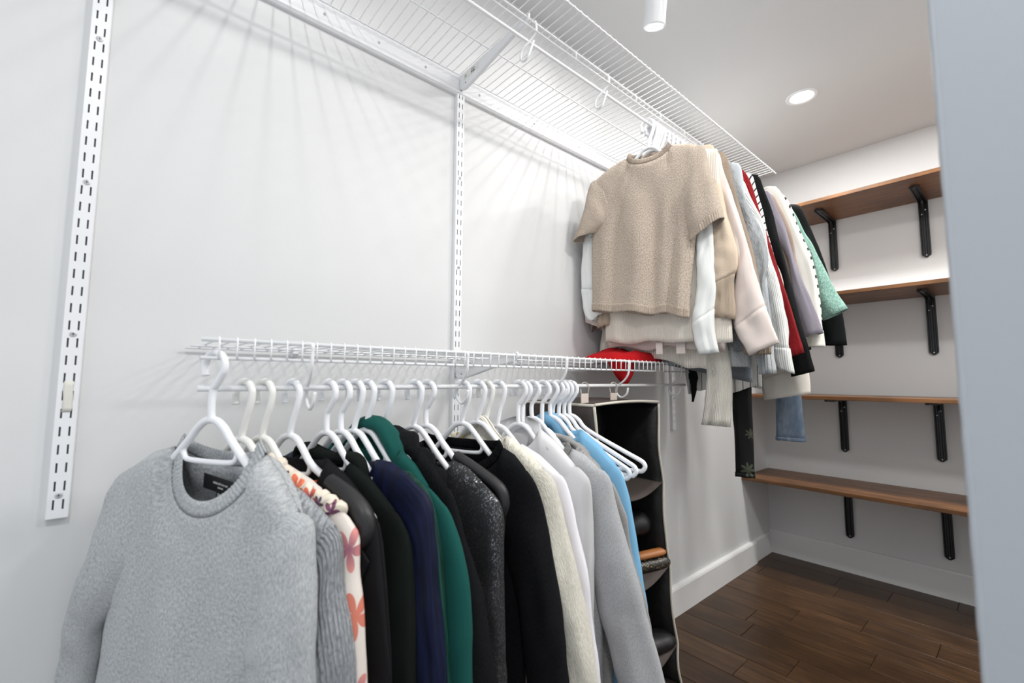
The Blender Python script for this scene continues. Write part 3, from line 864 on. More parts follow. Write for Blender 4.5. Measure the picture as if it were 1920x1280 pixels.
'V6':dict(x=0.3080,y=2.170,a=12,O=[(0.110,1.018),(0.088,0.814),(0.194,1.020),(0.208,0.849)]),
'U17':dict(x=0.3080,y=2.240,a=12,O=[(0.187,1.891),(0.211,1.870),(0.251,1.740),(0.280,1.628),(0.305,1.510),(0.338,1.375),(0.348,1.235)],I=[(0.217,1.643),(0.248,1.445),(0.264,1.238)]),
}

# ---------------------------------------------------------------- hangers (local origin = centre of the rod)
def hanger_meshes(kind, R=0.0225, rrod=0.0056, hb=0.087, full=False):
    rw = 0.0063
    top = rrod+rw
    cz = top-R
    if kind == 'neck':      # round hook with a bent neck
        hk = [(-R*0.90, 0, cz-0.016), (-R, 0, cz-0.002)]
        hk += [(R*cos(a), 0, cz+R*sin(a)) for a in [radians(q) for q in (160, 130, 90, 50, 15, -15, -40)]]
        hk += [(0.006, 0, cz-0.030), (-0.001, 0, cz-0.040), (-0.002, 0, -hb+0.018), (0, 0, -hb)]
    else:                   # slanting swan neck
        hk = [(-R*0.9, 0, cz-0.018), (-R, 0, cz-0.002)]
        hk += [(R*cos(a), 0, cz+R*sin(a)) for a in [radians(q) for q in (155, 120, 90, 60, 25, 0)]]
        hk += [(0.0190, 0, cz-0.020), (0.009, 0, cz-0.045), (0.002, 0, -hb+0.012), (0, 0, -hb)]
    A = MB().tube(catmull(hk, 60), rw*0.95, 10)
    ar = [(0, 0), (0.014, -0.003), (0.030, -0.014), (0.047, -0.033), (0.09, -0.056), (0.16, -0.087), (0.204, -0.106), (0.217, -0.113), (0.2225, -0.123), (0.217, -0.134), (0.203, -0.138), (0.12, -0.139), (0, -0.139)]
    if kind == 'swan':
        ar = [(0, 0), (0.020, -0.006), (0.038, -0.022), (0.060, -0.045), (0.09, -0.061), (0.16, -0.090), (0.202, -0.108), (0.214, -0.114), (0.219, -0.123), (0.213, -0.133), (0.20, -0.137), (0.12, -0.138), (0, -0.138)]
    if not full:
        ar = ar[:4]+[(0.075, -0.060), (0.095, -0.078), (0.130, -0.108), (0.150, -0.122), (0.158, -0.128), (0.160, -0.137), (0.156, -0.146), (0.146, -0.150), (0.09, -0.151), (0, -0.151)]
    right = [Vector((a, 0, -hb+b)) for a, b in ar]
    left = [Vector((-a, 0, -hb+b)) for a, b in ar]
    loop = catmull(right, 60)[:-1] + list(reversed(catmull(left, 60)))[:-1]
    B = MB().tube(loop, rw, 10, closed=True)
    cb = [(-0.049, -0.034), (-0.060, -0.050), (-0.056, -0.063), (-0.042, -0.067), (0, -0.068), (0.042, -0.067), (0.056, -0.063), (0.060, -0.050), (0.049, -0.034)]
    C_ = MB().tube(catmull([Vector((a, 0, -hb+b)) for a, b in cb], 40), rw*0.72, 8)
    return A, B, C_
_hm = {}
def hanger(x, y, z, psi, kind, label, group, rrod=0.0056, hb=0.087, mat='white_plastic', tilt=0.0, full=False):
    t = empty('clothes_hanger', (x, y, z), radians(psi), label, 'hanger', group)
    t.rotation_euler = (0, radians(tilt), radians(psi))
    key = (kind, rrod, hb, mat, full)
    if key not in _hm:
        os = []
        for nm, mb in zip(('hook', 'frame', 'accessory_bar'), hanger_meshes(kind, rrod=rrod, hb=hb, full=full)):
            os.append(mb.build(nm, mat, t, smooth=True))
        _hm[key] = os
    else:
        for o in _hm[key]:
            c = o.copy(); COL.objects.link(c); c.parent = t
    return t

# ---------------------------------------------------------------- garments
def plerp(poly, u):
    """z of a polyline (sorted by u) at u"""
    if u <= poly[0][0]: return poly[0][1]
    for a, b in zip(poly, poly[1:]):
        if u <= b[0]:
            f = (u-a[0])/max(1e-9, b[0]-a[0])
            return lerp(a[1], b[1], f)
    return poly[-1][1]

class Body:
    """two-sheet hanging garment body in the plane of its hanger: u right, w towards the back, z up"""
    def __init__(s, nw, zn, R, Lp, nd, nb, hem, hemw, T=0.016, fold=0.006, seed=0, nc=0.0, waist=0.0, wave=0.0, nthick=0.018):
        s.nw, s.zn, s.R, s.L, s.nd, s.nb, s.hem, s.hemw, s.T, s.fold, s.seed, s.nc, s.waist, s.wave, s.nt = nw, zn, R, Lp, nd, nb, hem, hemw, T, fold, seed, nc, waist, wave, nthick
        s.Rp = [(nw, zn)]+R
        s.Lp = [(nw, zn)]+Lp
    def top(s, t, front):
        if t >= 0: u = t*s.R[-1][0]; z = plerp(s.Rp, u); n = s.nw
        else: u = t*s.L[-1][0]; z = plerp(s.Lp, -u); n = s.nw
        q = abs(u-0)/n
        if q < 1:
            z = s.zn-(s.nd if front else s.nb)*sqrt(1-q*q)**1.0
        return u, z, q
    def P(s, t, k, front, off=0.0):
        u0, z0, q = s.top(t, front)
        he = s.hemw[1]*t if t >= 0 else s.hemw[0]*t
        zh = lerp(s.hem[0], s.hem[1], (t+1)/2) + s.wave*sin(t*5.1+s.seed)*0.5 + s.wave*0.6*sin(t*9+s.seed*2+(0 if front else 1.5))
        u = lerp(u0, he, sst(k)*0.55+k*0.45) - s.waist*sin(pi*k)*t
        z = lerp(z0, zh, k)
        u += s.nc*(1-k)
        w0 = s.nt*sqrt(max(0, 1-q*q)) if q < 1 else 0.0006
        edge = (1-abs(t)**5.0)
        dn = min(1.0, k*(s.zn-s.hem[0])/0.045)
        rnd_ = sqrt(max(0.0, 1-(1-dn)**2))
        w = lerp(w0, s.T*sqrt(max(0, edge)), rnd_ if q >= 1 else sst(k*6))
        A = s.fold*1.25*sst(k*1.6)*(1-abs(t)**6)
        f = A*(0.55*sin(t*6.3+s.seed*1.3)+0.35*sin(t*11.7+s.seed*2.1+k*1.2)+0.6*nz(t*3.1+s.seed, k*2.2, s.seed*0.7))
        f += A*0.9*(0.2-abs(nz(t*4.2+s.seed*2+k*0.8, k*1.1+s.seed, 4.4)))
        f2 = 0.0025*nz(u*22+s.seed, z*14, 3.3)+0.0012*nz(u*60, z*40, s.seed)
        sg = -1 if front else 1
        return (u, sg*(w+off)+f+sg*f2*sst(k*8+0.15 if q < 1 else k*8), z)
    def build(s, name, mat, parent, N=46, Mr=38, solid=0.0022, k0=0.0, k1=1.0, off=0.0, ribs=0):
        mb = MB(); uv = []
        ts = [sin(-pi/2+pi*i/N)*0.35+(-1+2*i/N)*0.65 for i in range(N+1)]
        if ribs:
            N = ribs*2; ts = [-1+2*i/N for i in range(N+1)]
        ring = [(t, True) for t in ts]+[(t, False) for t in reversed(ts[1:-1])]
        rings = []
        for j in range(Mr+1):
            k = k0+(k1-k0)*(j/Mr)
            rr = []
            for i, (t, fr) in enumerate(ring):
                o = off+(0.0013*(0, 1, 0, -1)[i % 4] if ribs else 0)
                p = s.P(t, k, fr, o)
                if off: p = (p[0]*(1+off*2.5), p[1], p[2])
                rr.append(p)
                uv.append((p[0] if fr else p[0]+0.37, p[2]))
            rings.append(rr)
        mb.loft(rings)
        return mb.build(name, mat, parent, smooth=True, uvs=uv, solid=solid, fix=False)
    def collar(s, name, mat, parent, bw=0.022, lean=0.55, th=0.0016, ribs=170, inner=0.9, amp=0.0017, drop=0.0):
        mb = MB(); uv = []
        rings = []
        n = ribs*2
        prof = [(0.0, 0.0), (0.3, th), (0.7, th*1.1), (1.0, th*0.6), (1.02, -th*0.4), (0.7, -th), (0.25, -th)]
        cur = []
        for i in range(n):
            a = 2*pi*i/n
            c, sn = cos(a), sin(a)
            fr = sn < 0
            d = s.nd if fr else s.nb
            u = s.nw*c
            z = s.zn+d*sn if fr else s.zn-d*sn
            w = s.nt*sn
            if fr: nu, nzz = -c/s.nw, -sn/max(d, 0.01)
            else: nu, nzz = -c/s.nw*0.6, 1/max(0.02, s.nw)
            l = sqrt(nu*nu+nzz*nzz); nu /= l; nzz /= l
            f_ = sst(abs(sn)/0.55) if fr else 0.0
            nu, nzz = lerp(-0.55*c, nu, f_), lerp(0.83, nzz, f_)
            l = sqrt(nu*nu+nzz*nzz); nu /= l; nzz /= l
            cur.append((u, w, z, nu, nzz, sn))
        for i in range(n):
            u, w, z, nu, nzz, sn = cur[i]
            rib = amp*(0, 1, 0, -1)[i % 4]
            row = []
            for (f, o) in prof:
                row.append((u+s.nc+nu*bw*f, w*(1-(1-inner)*f)+(o+rib*(1 if 0 < f < 1.01 else 0))*(1 if sn > 0 else -1)*1.0, z+nzz*bw*f-drop))
                uv.append((i*0.002, f*bw))
            rings.append(row)
        rings.append(rings[0]); uv += uv[:len(prof)]
        mb.loft(rings, closed=True)
        return mb.build(name, mat, parent, smooth=True, uvs=uv, fix=True)

def sleeve(parent, mat, O, I, d0=0.016, d1=0.024, seed=0, wrinkle=0.006, w0=0.0, w1=-0.006, cuff=0.0, cuffmat=None, cuffscale=1.03, cuffribs=0, seg=22, n=34, solid=0.0022, flat=0.95, name='sleeve', gather=0.0, drape=0.009):
    O = resample([Vector((a, 0, b)) for a, b in O], n)
    I = resample([Vector((a, 0, b)) for a, b in I], n)
    Ltot = sum((((O[i+1]+I[i+1])-(O[i]+I[i]))*0.5).length for i in range(n-1))
    kc = 1-cuff/Ltot if cuff else 1.0
    def ring(k, sc=1.0, ribs=0):
        x = k*(n-1); j = min(int(x), n-2); f = x-j
        o = O[j].lerp(O[j+1], f); ii = I[j].lerp(I[j+1], f)
        c = (o+ii)/2; a = (o-ii)/2
        d = lerp(d0, d1, sst(k*2.2))
        if gather and k > kc-0.10 and sc == 1.0:
            g = 1-gather*sst((k-(kc-0.10))/0.10); a = a*1.0; d *= g
        w = lerp(w0, w1, sst(k*1.8))
        r = []
        S = ribs*2 if ribs else seg
        for q in range(S):
            th = 2*pi*q/S
            ca, sa = cos(th), sin(th)
            ca = math.copysign(abs(ca)**flat, ca); sa = math.copysign(abs(sa)**flat, sa)
            wr = wrinkle*sst(k*5)*(nz(k*Ltot*13+seed*3.1, th*0.9 if th < pi else (2*pi-th)*0.9, seed)+0.5*nz(k*Ltot*30, th*1.7 if th < pi else (2*pi-th)*1.7, seed+5))
            wr += drape*sst(k*3)*nz(cos(th)*1.8+seed*2, k*1.6+seed, sin(th)*0.9)
            wr += drape*0.9*sst(k*4)*(0.22-abs(nz(cos(th)*2.6+seed*5, k*Ltot*3.2+cos(th)*1.1+seed, sin(th)*0.7+3)))
            rb = 0.0014*(0, 1, 0, -1)[q % 4] if ribs else 0
            nu = a.normalized()
            p = c + a*ca*sc + nu*(wr*0.45*ca) + Vector((0, (w+(d*sc+wr+rb)*sa), 0))
            r.append(tuple(p))
        return r
    def put(nm, m, ka, kb, rows, sc, ribs=0, sd=solid):
        mb = MB(); uv = []; rings = []
        for j in range(rows+1):
            k = lerp(ka, kb, j/rows)
            s2 = sc
            r = ring(k, s2, ribs)
            rings.append(r)
            S = len(r)
            wd = 0.1
            for q in range(S):
                uv.append((abs(q/S*2-1)*0.23+seed*0.13, k*Ltot+seed*0.07))
        mb.loft(rings)
        return mb.build(nm, m, parent, smooth=True, uvs=uv, solid=sd, fix=False)
    s = put(name, mat, 0, kc, n, 1.0)
    if cuff:
        put('cuff', cuffmat or mat, kc-0.006, 1.0, 8, cuffscale, cuffribs, solid*1.3)
    return s

def inner_from(O, w0=0.105, w1=0.080, arm=0.17, inset=0.055):
    a = O[0]
    zs, ze = a[1], O[-1][1]
    out = [(a[0]-0.085, zs-0.15)]
    for i, (u, z) in enumerate(O[1:], 1):
        f = (zs-z)/max(1e-6, zs-ze)
        if z < zs-arm-0.05:
            out.append((u-lerp(w0, w1, f), z-0.006))
    if len(out) < 2: out.append((O[-1][0]-w1, O[-1][1]-0.006))
    return out

def garment(key, name, label, group, mat, hz=None, zb=None, nw=0.075, nd=0.05, nb=0.012, hem=None, hemw=None, T=0.015, fold=0.006, seed=None,
            slv=True, cuff=0.0, cuffmat=None, cuffscale=1.03, cuffribs=0, collar=None, collarmat=None, bw=0.02, ext=None, d1=0.020, wr=0.006, left=True,
            nc=0.0, LO=None, LI=None, cat=None, sw=(0.105, 0.085), hemband=None, psi=None, wave=0.0, top=None, nthick=0.016, gather=0.0, zn=None, waist=0.0, slw=-0.005):
    g = TAB[key]
    x, y, a = g['x'], g['y'], psi if psi is not None else g['a']
    zb = zb if zb is not None else (0.978 if x < 0.3 else 1.905)
    if key in ('G2', 'G3', 'G5', 'G6', 'G6b', 'G9', 'G10', 'G13', 'G16') and zn is None:
        nw, zn = max(0.06, g['nk'][0][0]), g['nk'][0][1]
    t = empty(name, (x, y, zb), radians(a), label, cat or name.split('_')[-1], group)
    if seed is None: seed = (sum(ord(c)*7 for c in key) % 97)*0.37
    O = [(u, z-zb) for u, z in g['O']]
    if top: O = [(u, z-zb) for u, z in top]+O
    zn_ = (zn-zb) if zn is not None else (-0.020 - 0.30*max(0, nw-0.06))
    S = O[0]
    Sx = S[0]-nc
    R = [(nw+(Sx-nw)*0.5, lerp(zn_, S[1], 0.5)+0.008), (Sx, S[1])]
    if not slv and len(O) > 1:
        R = [(nw+(O[0][0]-nw)*0.5, lerp(zn_, O[0][1], 0.5)+0.008)]+O
    lim = (x-0.014)/cos(radians(a))
    if LO is None:
        LO = g.get('LO')
        LO = [(-u, z-zb) for u, z in LO] if LO else [p for p in O if x < 0.3 or p[1] > 1.20-zb]
    else: LO = [(-u, z-zb) for u, z in LO]
    LO = [(min(u, lim), z) for u, z in LO]
    SL = LO[0]
    Lx = SL[0]+nc
    Lp = [(nw+(Lx-nw)*0.5, lerp(zn_, SL[1], 0.5)+0.008), (Lx, SL[1])]
    hem_ = hem if hem else ((0.36, 0.36) if x < 0.3 else (1.25, 1.25))
    hem_ = (hem_[0]-zb, hem_[1]-zb)
    hw = hemw or (min(SL[0]+0.0, lim-0.01), S[0]+0.0)
    nudge = 0.01
    b = Body(nw, zn_, R, Lp, nd, nb, hem_, hw, T, fold, seed, nc=nc, wave=wave, nthick=nthick, waist=waist)
    b.build('body', mat, t)
    if slv:
        OO = O+([(u, z-zb) for u, z in ext] if ext else [])
        OO = [(OO[0][0]-0.040, OO[0][1]+0.008)]+OO
        I = g.get('I')
        I = [(S[0]-0.085, S[1]-0.15)]+[(u, z-zb) for u, z in I if z-zb < S[1]-0.2] if I else inner_from(O+([(u, z-zb) for u, z in ext] if ext else []), *sw)
        kw = dict(d0=T*0.9, d1=d1, wrinkle=wr, w1=slw, cuff=cuff, cuffmat=cuffmat, cuffscale=cuffscale, cuffribs=cuffribs, gather=gather)
        sleeve(t, mat, OO, I, seed=seed, **kw)
        if left:
            if LI is None: LI = g.get('LI')
            LOO = LO+([(u, z-zb) for u, z in ext] if ext and not g.get('LO') else [])
            LOO = [(min(u, lim), z) for u, z in LOO]
            if LI: LIs = [(SL[0]-0.085, SL[1]-0.15)]+[(-u, z-zb) for u, z in LI if z-zb < SL[1]-0.2]
            elif g.get('I') and not g.get('LO'): LIs = [(min(u, lim-0.05), z) for u, z in I if x < 0.3 or z > 1.20-zb]
            else: LIs = inner_from(LOO, *sw)
            if len(LIs) < 2: LIs.append((LOO[-1][0]-0.09, LOO[-1][1]))
            LOO = [(LOO[0][0]-0.040, LOO[0][1]+0.008)]+LOO
            sleeve(t, mat, [(-u, z) for u, z in LOO], [(-u, z) for u, z in LIs], seed=seed+9, **kw)
    if collar == 'crew': b.collar('collar', collarmat or mat, t, bw=bw)
    elif collar == 'turtle': b.collar('collar', collarmat or mat, t, bw=bw, inner=1.25, th=0.003)
    elif collar == 'binding': b.collar('neck_binding', collarmat or mat, t, bw=bw, ribs=80, amp=0.0)
    if hemband:
        b.build('hem_band', hemband[0], t, Mr=5, k0=1-hemband[1], k1=1.004, off=0.0020, ribs=hemband[2])
    return t, b

def hood(parent, mat, arc, r=0.02, depth=0.02, seed=0, base=-0.075, lumps=0.35, sheet=True, w=0.012):
    """collapsed hood: a rolled cloth edge along an arc, with the cloth of the hood hanging below it"""
    P = resample([Vector((u, w, z)) for u, z in arc], 40)
    mb = MB(); uv = []
    rings = []
    S = 16
    for i, p in enumerate(P):
        f = i/39
        tn = (P[min(i+1, 39)]-P[max(i-1, 0)]).normalized()
        nr = Vector((-tn.z, 0, tn.x))
        rr = r*(0.55+0.45*sin(pi*min(1, max(0, f*1.0))))*(1+lumps*nz(f*7+seed, 1.3)+max(0, lumps-0.3)*0.8*nz(f*15+seed, 4.4))
        ring = []
        for q in range(S):
            a = 2*pi*q/S
            l = 1+0.12*nz(f*16+seed, cos(a)*1.5, sin(a)*1.5)
            ring.append(tuple(p+nr*(rr*cos(a)*l)+Vector((0, depth/r*rr*sin(a)*l, 0))))
            uv.append((q/S*0.1, f*0.4))
        rings.append(ring)
    mb.loft(rings, cap0=True, cap1=True)
    mb.build('hood', mat, parent, smooth=True, uvs=uv, fix=True)
    if sheet:
        mb = MB(); uv = []; rings = []
        for i, p in enumerate(P):
            row = []
            for j in range(9):
                k = j/8
                z = lerp(p.z, min(base, p.z-0.005), k)
                row.append((p.x*(1-0.05*k), p.y+0.008*sin(k*pi)+0.003*nz(i*0.2, k*4, seed), z)); uv.append((p.x, z))
            rings.append(row)
        mb.loft(rings, closed=False)
        mb.build('hood_back', mat, parent, smooth=True, uvs=uv, solid=0.003, fix=False)

GL, GU = 'garments on the lower rod', 'garments on the upper rod'
HL, HU, HE = 'hangers on the lower rod', 'hangers on the upper rod', 'empty hangers at the end of the lower rod'

# --- lower row
# G1: grey crew neck, hung from the lip rail of the lower shelf
hanger(0.2685, 0.110, 1.114+0.0006, 30, 'neck', 'nearest white plastic hanger hooked on the wire shelf lip, holding the grey sweater', HL, rrod=0.0030, hb=0.100)
t, b = garment('G1', 'sweater', 'nearest grey heather crew neck sweater with a ribbed collar and black neck label', GL, 'grey_heather', zb=1.015, nw=0.097, nc=0.024, nd=0.100, nb=0.034,
               hem=(0.40, 0.38), hemw=(0.235, 0.205), T=0.034, fold=0.010, collar='crew', collarmat='grey_rib', bw=0.024, zn=0.968, nthick=0.032, d1=0.024, wr=0.010,
               ext=[(0.255, 0.50)], top=None, slw=-0.020, LO=[(-0.180, 0.925), (-0.212, 0.893), (-0.228, 0.80), (-0.262, 0.70), (-0.286, 0.60), (-0.290, 0.50)], LI=[(-0.172, 0.74), (-0.196, 0.68), (-0.215, 0.60), (-0.222, 0.50)])
def neck_label(t, u, z, w, sx=1.0, rot=0.0):
    mb = MB().box((-0.040, -0.0006, -0.0125), (0.040, 0.0006, 0.0125))
    o = mb.build('neck_label', 'black_label', t, loc=(u, w, z))
    o.rotation_euler = (0.10, rot, 0); o.scale = (sx, 1, sx)
    ink = MB(); rl = random.Random(5)
    xs = -0.017
    while xs < 0.017:                       # blurred, unreadable lettering: two rows of stitched strokes
        hgt = rl.uniform(0.0022, 0.0034)
        ink.box((xs, -0.0009, 0.0008), (xs+rl.uniform(0.0012, 0.0024), -0.0006, 0.0008+hgt)); xs += 0.0031
    for k in range(4): ink.box((-0.006+0.0032*k, -0.0009, -0.0056), (-0.0040+0.0032*k, -0.0006, -0.0030))
    ink.build('lettering', 'white_thread', o)
    c = MB().box((-0.011, -0.0005, -0.020), (0.011, 0.0005, 0.0)).build('care_label', 'black_label', t, loc=(u+0.004, w-0.0012, z-0.0105))
    c.rotation_euler = (0.15, 0.35, 0)
    ink = MB()
    for k in range(5): ink.box((-0.008, -0.0009, -0.0175+0.003*k), (0.006-0.002*(k % 2), -0.0005, -0.0161+0.003*k))
    ink.build('lettering', 'white_thread', c)
neck_label(t, 0.016, 0.906-1.015, 0.012, 1.0, 0.16)

hanger(XL, 0.158, ZRL, 24, 'swan', 'second white hanger from the near end, holding the grey chunky knit', HL, mat='ivory_plastic')
garment('G2', 'cardigan', 'grey chunky ribbed knit cardigan behind the nearest sweater', GL, 'grey_chunky', T=0.018, hem=(0.40, 0.38), d1=0.026, wr=0.006, ext=[(0.285, 0.48)], collar='binding', collarmat='grey_rib', nd=0.11, nw=0.08)
hanger(XL, 0.190, ZRL, 22, 'swan', 'third white hanger from the near end, holding the floral blouse', HL, mat='ivory_plastic')
t, b = garment('G3', 'blouse', 'cream floral blouse with orange and pink flowers behind the grey knits', GL, 'floral', T=0.014, d1=0.020, hem=(0.40, 0.40), ext=[(0.275, 0.50)], nw=0.06, nd=0.08)
mb = MB(); pts = []; rr = []
for i in range(90):
    f = i/89; u = lerp(0.03, 0.205, f); pts.append((u, -0.004+0.004*sin(f*60), lerp(-0.036, -0.100, f)+0.004*sin(f*47)+0.003*nz(f*30, 2))); rr.append(0.0095+0.003*sin(f*52)+0.003*nz(f*22, 7))
mb.tube(pts, rr, 12); mb.build('ruffle', 'floral_small', t, smooth=True)
MB().box((-0.095, -0.012, -0.074), (-0.015, -0.010, -0.055)).build('kraft_tag', 'tan_card', t)
hanger(XL, 0.236, ZRL, 20, 'swan', 'fourth white hanger from the near end, holding the black strap jacket', HL, full=True)
t, b = garment('G4', 'jacket', 'black sleeveless jacket with a shiny padded strap and pointed lapel', GL, 'black_wool', slv=False, T=0.014, hem=(0.40, 0.40), hemw=(0.20, 0.262), nw=0.10, nd=0.10, nthick=0.014)
mb = MB(); pts = [Vector((u, -0.010, z)) for u, z in [(0.128, -0.066), (0.150, -0.076), (0.185, -0.094), (0.208, -0.112), (0.215, -0.135), (0.205, -0.150), (0.185, -0.158)]]
mb.tube(catmull(pts, 40), [0.013+0.004*sin(i/39*pi) for i in range(40)], 12)
mb.build('shoulder_strap', 'black_leather', t, smooth=True)
mb = MB(); lp = [(0.16, -0.11), (0.232, -0.175), (0.20, -0.235), (0.155, -0.30), (0.12, -0.20)]
mb.prism([(a, c) for a, c in lp], 'y', -0.020, -0.0165); mb.build('lapel', 'black_wool', t)
MB().prism([(0.052, -0.078), (0.092, -0.070), (0.098, -0.105), (0.070, -0.112), (0.045, -0.118), (0.060, -0.100)], 'y', -0.004, -0.002).build('brand_tag', 'orange_tag', t)
hanger(XL, 0.302, ZRL, 18, 'neck', 'fifth white hanger from the near end, holding the dark stand collar coat', HL)
t, b = garment('G5', 'coat', 'black coat with a stand-up collar behind the strap jacket', GL, 'black_green', T=0.015, hem=(0.38, 0.38), d1=0.022, ext=[(0.25, 0.45)], nw=0.085, nd=0.07)
hood(t, 'black_green', [(-0.085, -0.09), (-0.10, -0.05), (-0.07, -0.035), (0.0, -0.05), (0.05, -0.045), (0.085, -0.050), (0.105, -0.085)], 0.013, 0.018, 3, base=-0.12, lumps=0.2)
hanger(XL, 0.330, ZRL, 18, 'neck', 'white hanger with the navy velvet top', HL)
garment('G6', 'top', 'navy blue crushed velvet top between the black coat and the green velvet', GL, 'navy_velvet', T=0.014, hem=(0.38, 0.38), d1=0.020, wr=0.009, ext=[(0.285, 0.45)], nw=0.09, nd=0.06)
hanger(XL, 0.356, ZRL, 18, 'swan', 'white hanger with the dark green velvet top', HL)
garment('G6b', 'top', 'dark green crushed velvet top beside the navy velvet', GL, 'green_velvet', T=0.013, hem=(0.38, 0.38), d1=0.018, wr=0.008, ext=[(0.266, 0.45)], nw=0.09, nd=0.06)
hanger(XL, 0.380, ZRL, 18, 'swan', 'white hanger inside the teal hood', HL)
t, b = garment('G7', 'hoodie', 'dark teal green hoodie with its hood raised behind the hangers', GL, 'teal_fleece', T=0.015, hem=(0.38, 0.38), d1=0.022, wr=0.008, ext=[(0.28, 0.45)], nw=0.10, nd=0.05)
hood(t, 'teal_fleece', [(-0.10, -0.10), (-0.075, -0.045), (-0.045, -0.005), (-0.012, 0.012), (0.022, 0.012), (0.048, 0.000), (0.064, -0.022), (0.085, -0.055), (0.115, -0.085)], 0.015, 0.022, 11, base=-0.13, lumps=0.25)
hanger(XL, 0.420, ZRL, 18, 'swan', 'white hanger with the black knotted hoodie', HL)
t, b = garment('G8', 'hoodie', 'charcoal black hoodie with a twisted lumpy hood at the shoulder', GL, 'black_sweat', T=0.016, hem=(0.36, 0.36), d1=0.024, ext=[(0.29, 0.45)], nw=0.10, nd=0.06)
hood(t, 'black_sweat', [(-0.09, -0.08), (-0.04, -0.045), (0.015, -0.018), (0.05, -0.030), (0.085, -0.048), (0.115, -0.062), (0.142, -0.085), (0.150, -0.110)], 0.024, 0.028, 5, base=-0.13, lumps=0.85)
hanger(XL, 0.490, ZRL, 18, 'swan', 'white hanger with the black sequin top', HL)
garment('G9', 'top', 'black sparkling sequin top with glittering sleeves', GL, 'sequin', T=0.016, hem=(0.38, 0.38), d1=0.024, wr=0.008, ext=[(0.245, 0.44)], nw=0.11, nd=0.05)
hanger(XL, 0.522, ZRL, 18, 'neck', 'white hanger with the black faux leather vest', HL)
t, b = garment('G10', 'vest', 'black faux leather vest with a wide shiny shoulder strap', GL, 'black_plain', slv=False, T=0.012, hem=(0.42, 0.42), hemw=(0.17, 0.17), nw=0.095, nd=0.10, nthick=0.012)
mb = MB(); pts = [Vector((u, -0.006, z)) for u, z in [(0.093, -0.060), (0.14, -0.080), (0.19, -0.104), (0.209, -0.120), (0.213, -0.142), (0.206, -0.16)]]
mb.tube(catmull(pts, 40), 0.0125, 12); mb.build('shoulder_strap', 'black_leather', t, smooth=True)
hanger(XL, 0.619, ZRL, 18, 'swan', 'white hanger with the black crew neck sweatshirt', HL)
garment('G11', 'sweatshirt', 'plain black crew neck sweatshirt with a ribbed collar', GL, 'black_sweat', T=0.020, hem=(0.34, 0.34), d1=0.028, wr=0.008, ext=[(0.278, 0.40)], nw=0.118, nd=0.07, collar='crew', collarmat='black_knit', bw=0.022, zn=0.928, nthick=0.02)
hanger(XL, 0.665, ZRL, 18, 'swan', 'white hanger with the cream fuzzy sweater', HL)
t, b = garment('G12', 'sweater', 'cream fuzzy sweater with a tall ribbed collar', GL, 'cream_fuzzy', T=0.018, hem=(0.36, 0.36), d1=0.026, wr=0.009, ext=[(0.31, 0.42)], nw=0.085, nd=0.05)
hood(t, 'cream_rib', [(-0.10, -0.08), (-0.07, -0.045), (-0.03, -0.020), (0.0, 0.006), (0.014, 0.004), (0.035, -0.02), (0.062, -0.045), (0.095, -0.07)], 0.009, 0.014, 2, base=-0.12, lumps=0.1)
MB().box((-0.062, -0.004, -0.090), (-0.042, -0.001, -0.030)).build('hang_tag', 'yellow_card', t)
hanger(XL, 0.690, ZRL, 18, 'swan', 'white hanger just behind the cream ribbed collar', HL, hb=0.1, mat='ivory_plastic')
hanger(XL, 0.729, ZRL, 18, 'swan', 'white hanger with the lilac white satin blouse', HL, hb=0.100)
garment('G13', 'blouse', 'lilac white satin blouse beside the cream fuzzy sweater', GL, 'lilac_satin', T=0.014, hem=(0.34, 0.34), d1=0.018, wr=0.008, ext=[(0.275, 0.38)], nw=0.07, nd=0.10, nb=0.02)
hanger(XL, 0.803, ZRL, 18, 'neck', 'white hanger with the white shirt', HL, hb=0.100)
t, b = garment('G14', 'shirt', 'bright white shirt with a pointed collar and smooth sleeve', GL, 'white_cotton', T=0.016, hem=(0.36, 0.36), d1=0.024, wr=0.007, ext=[(0.225, 0.36)], nw=0.06, nd=0.06, fold=0.008)
mb = MB(); uv = []
rows = []
for i in range(15):
    f = i/14; u = lerp(0.062, -0.062, f); hh = 0.018*sin(pi*f)
    rows.append([(u, 0.006+0.012*sin(pi*f), -0.036+hh*0.4), (u*1.02, 0.004+0.014*sin(pi*f), -0.012+hh), (u*1.2, -0.010+0.028*sin(pi*f), -0.046+hh*0.6), (u*1.35+(0.012 if f < 0.1 else 0), -0.016+0.034*sin(pi*f), -0.072)])
mb.loft(rows, closed=False); mb.build('shirt_collar', 'white_cotton', t, smooth=True, uvs=[(p[0], p[2]) for p in mb.v], solid=0.002, fix=False)
hanger(XL, 0.820, ZRL, 18, 'neck', 'white hanger squeezed against the white shirt hanger', HL, hb=0.105)
hanger(XL, 0.852, ZRL, 18, 'neck', 'white hanger with the light grey sweatshirt', HL)
garment('G15', 'sweatshirt', 'light grey heather crew neck sweatshirt next to the white shirt', GL, 'sweat_grey', T=0.020, hem=(0.30, 0.30), d1=0.026, wr=0.007, ext=[(0.355, 0.34)], nw=0.118, nd=0.06, collar='crew', collarmat='sweat_grey_dark', bw=0.020, zn=0.905, sw=(0.13, 0.11))
hanger(XL, 0.893, ZRL, 18, 'neck', 'white hanger with the grey gathered sweatshirt', HL, hb=0.118)
t, b = garment('G16', 'sweatshirt', 'darker grey sweatshirt with a gathered lumpy neck, behind the light grey one', GL, 'sweat_grey_dark', T=0.015, hem=(0.30, 0.30), d1=0.020, ext=[(0.30, 0.40)], nw=0.08, nd=0.05)
hood(t, 'sweat_grey_dark', [(0.02, -0.050), (0.06, -0.055), (0.085, -0.066), (0.108, -0.080), (0.135, -0.105), (0.16, -0.13)], 0.012, 0.018, 8, base=-0.13, lumps=0.6, sheet=False)
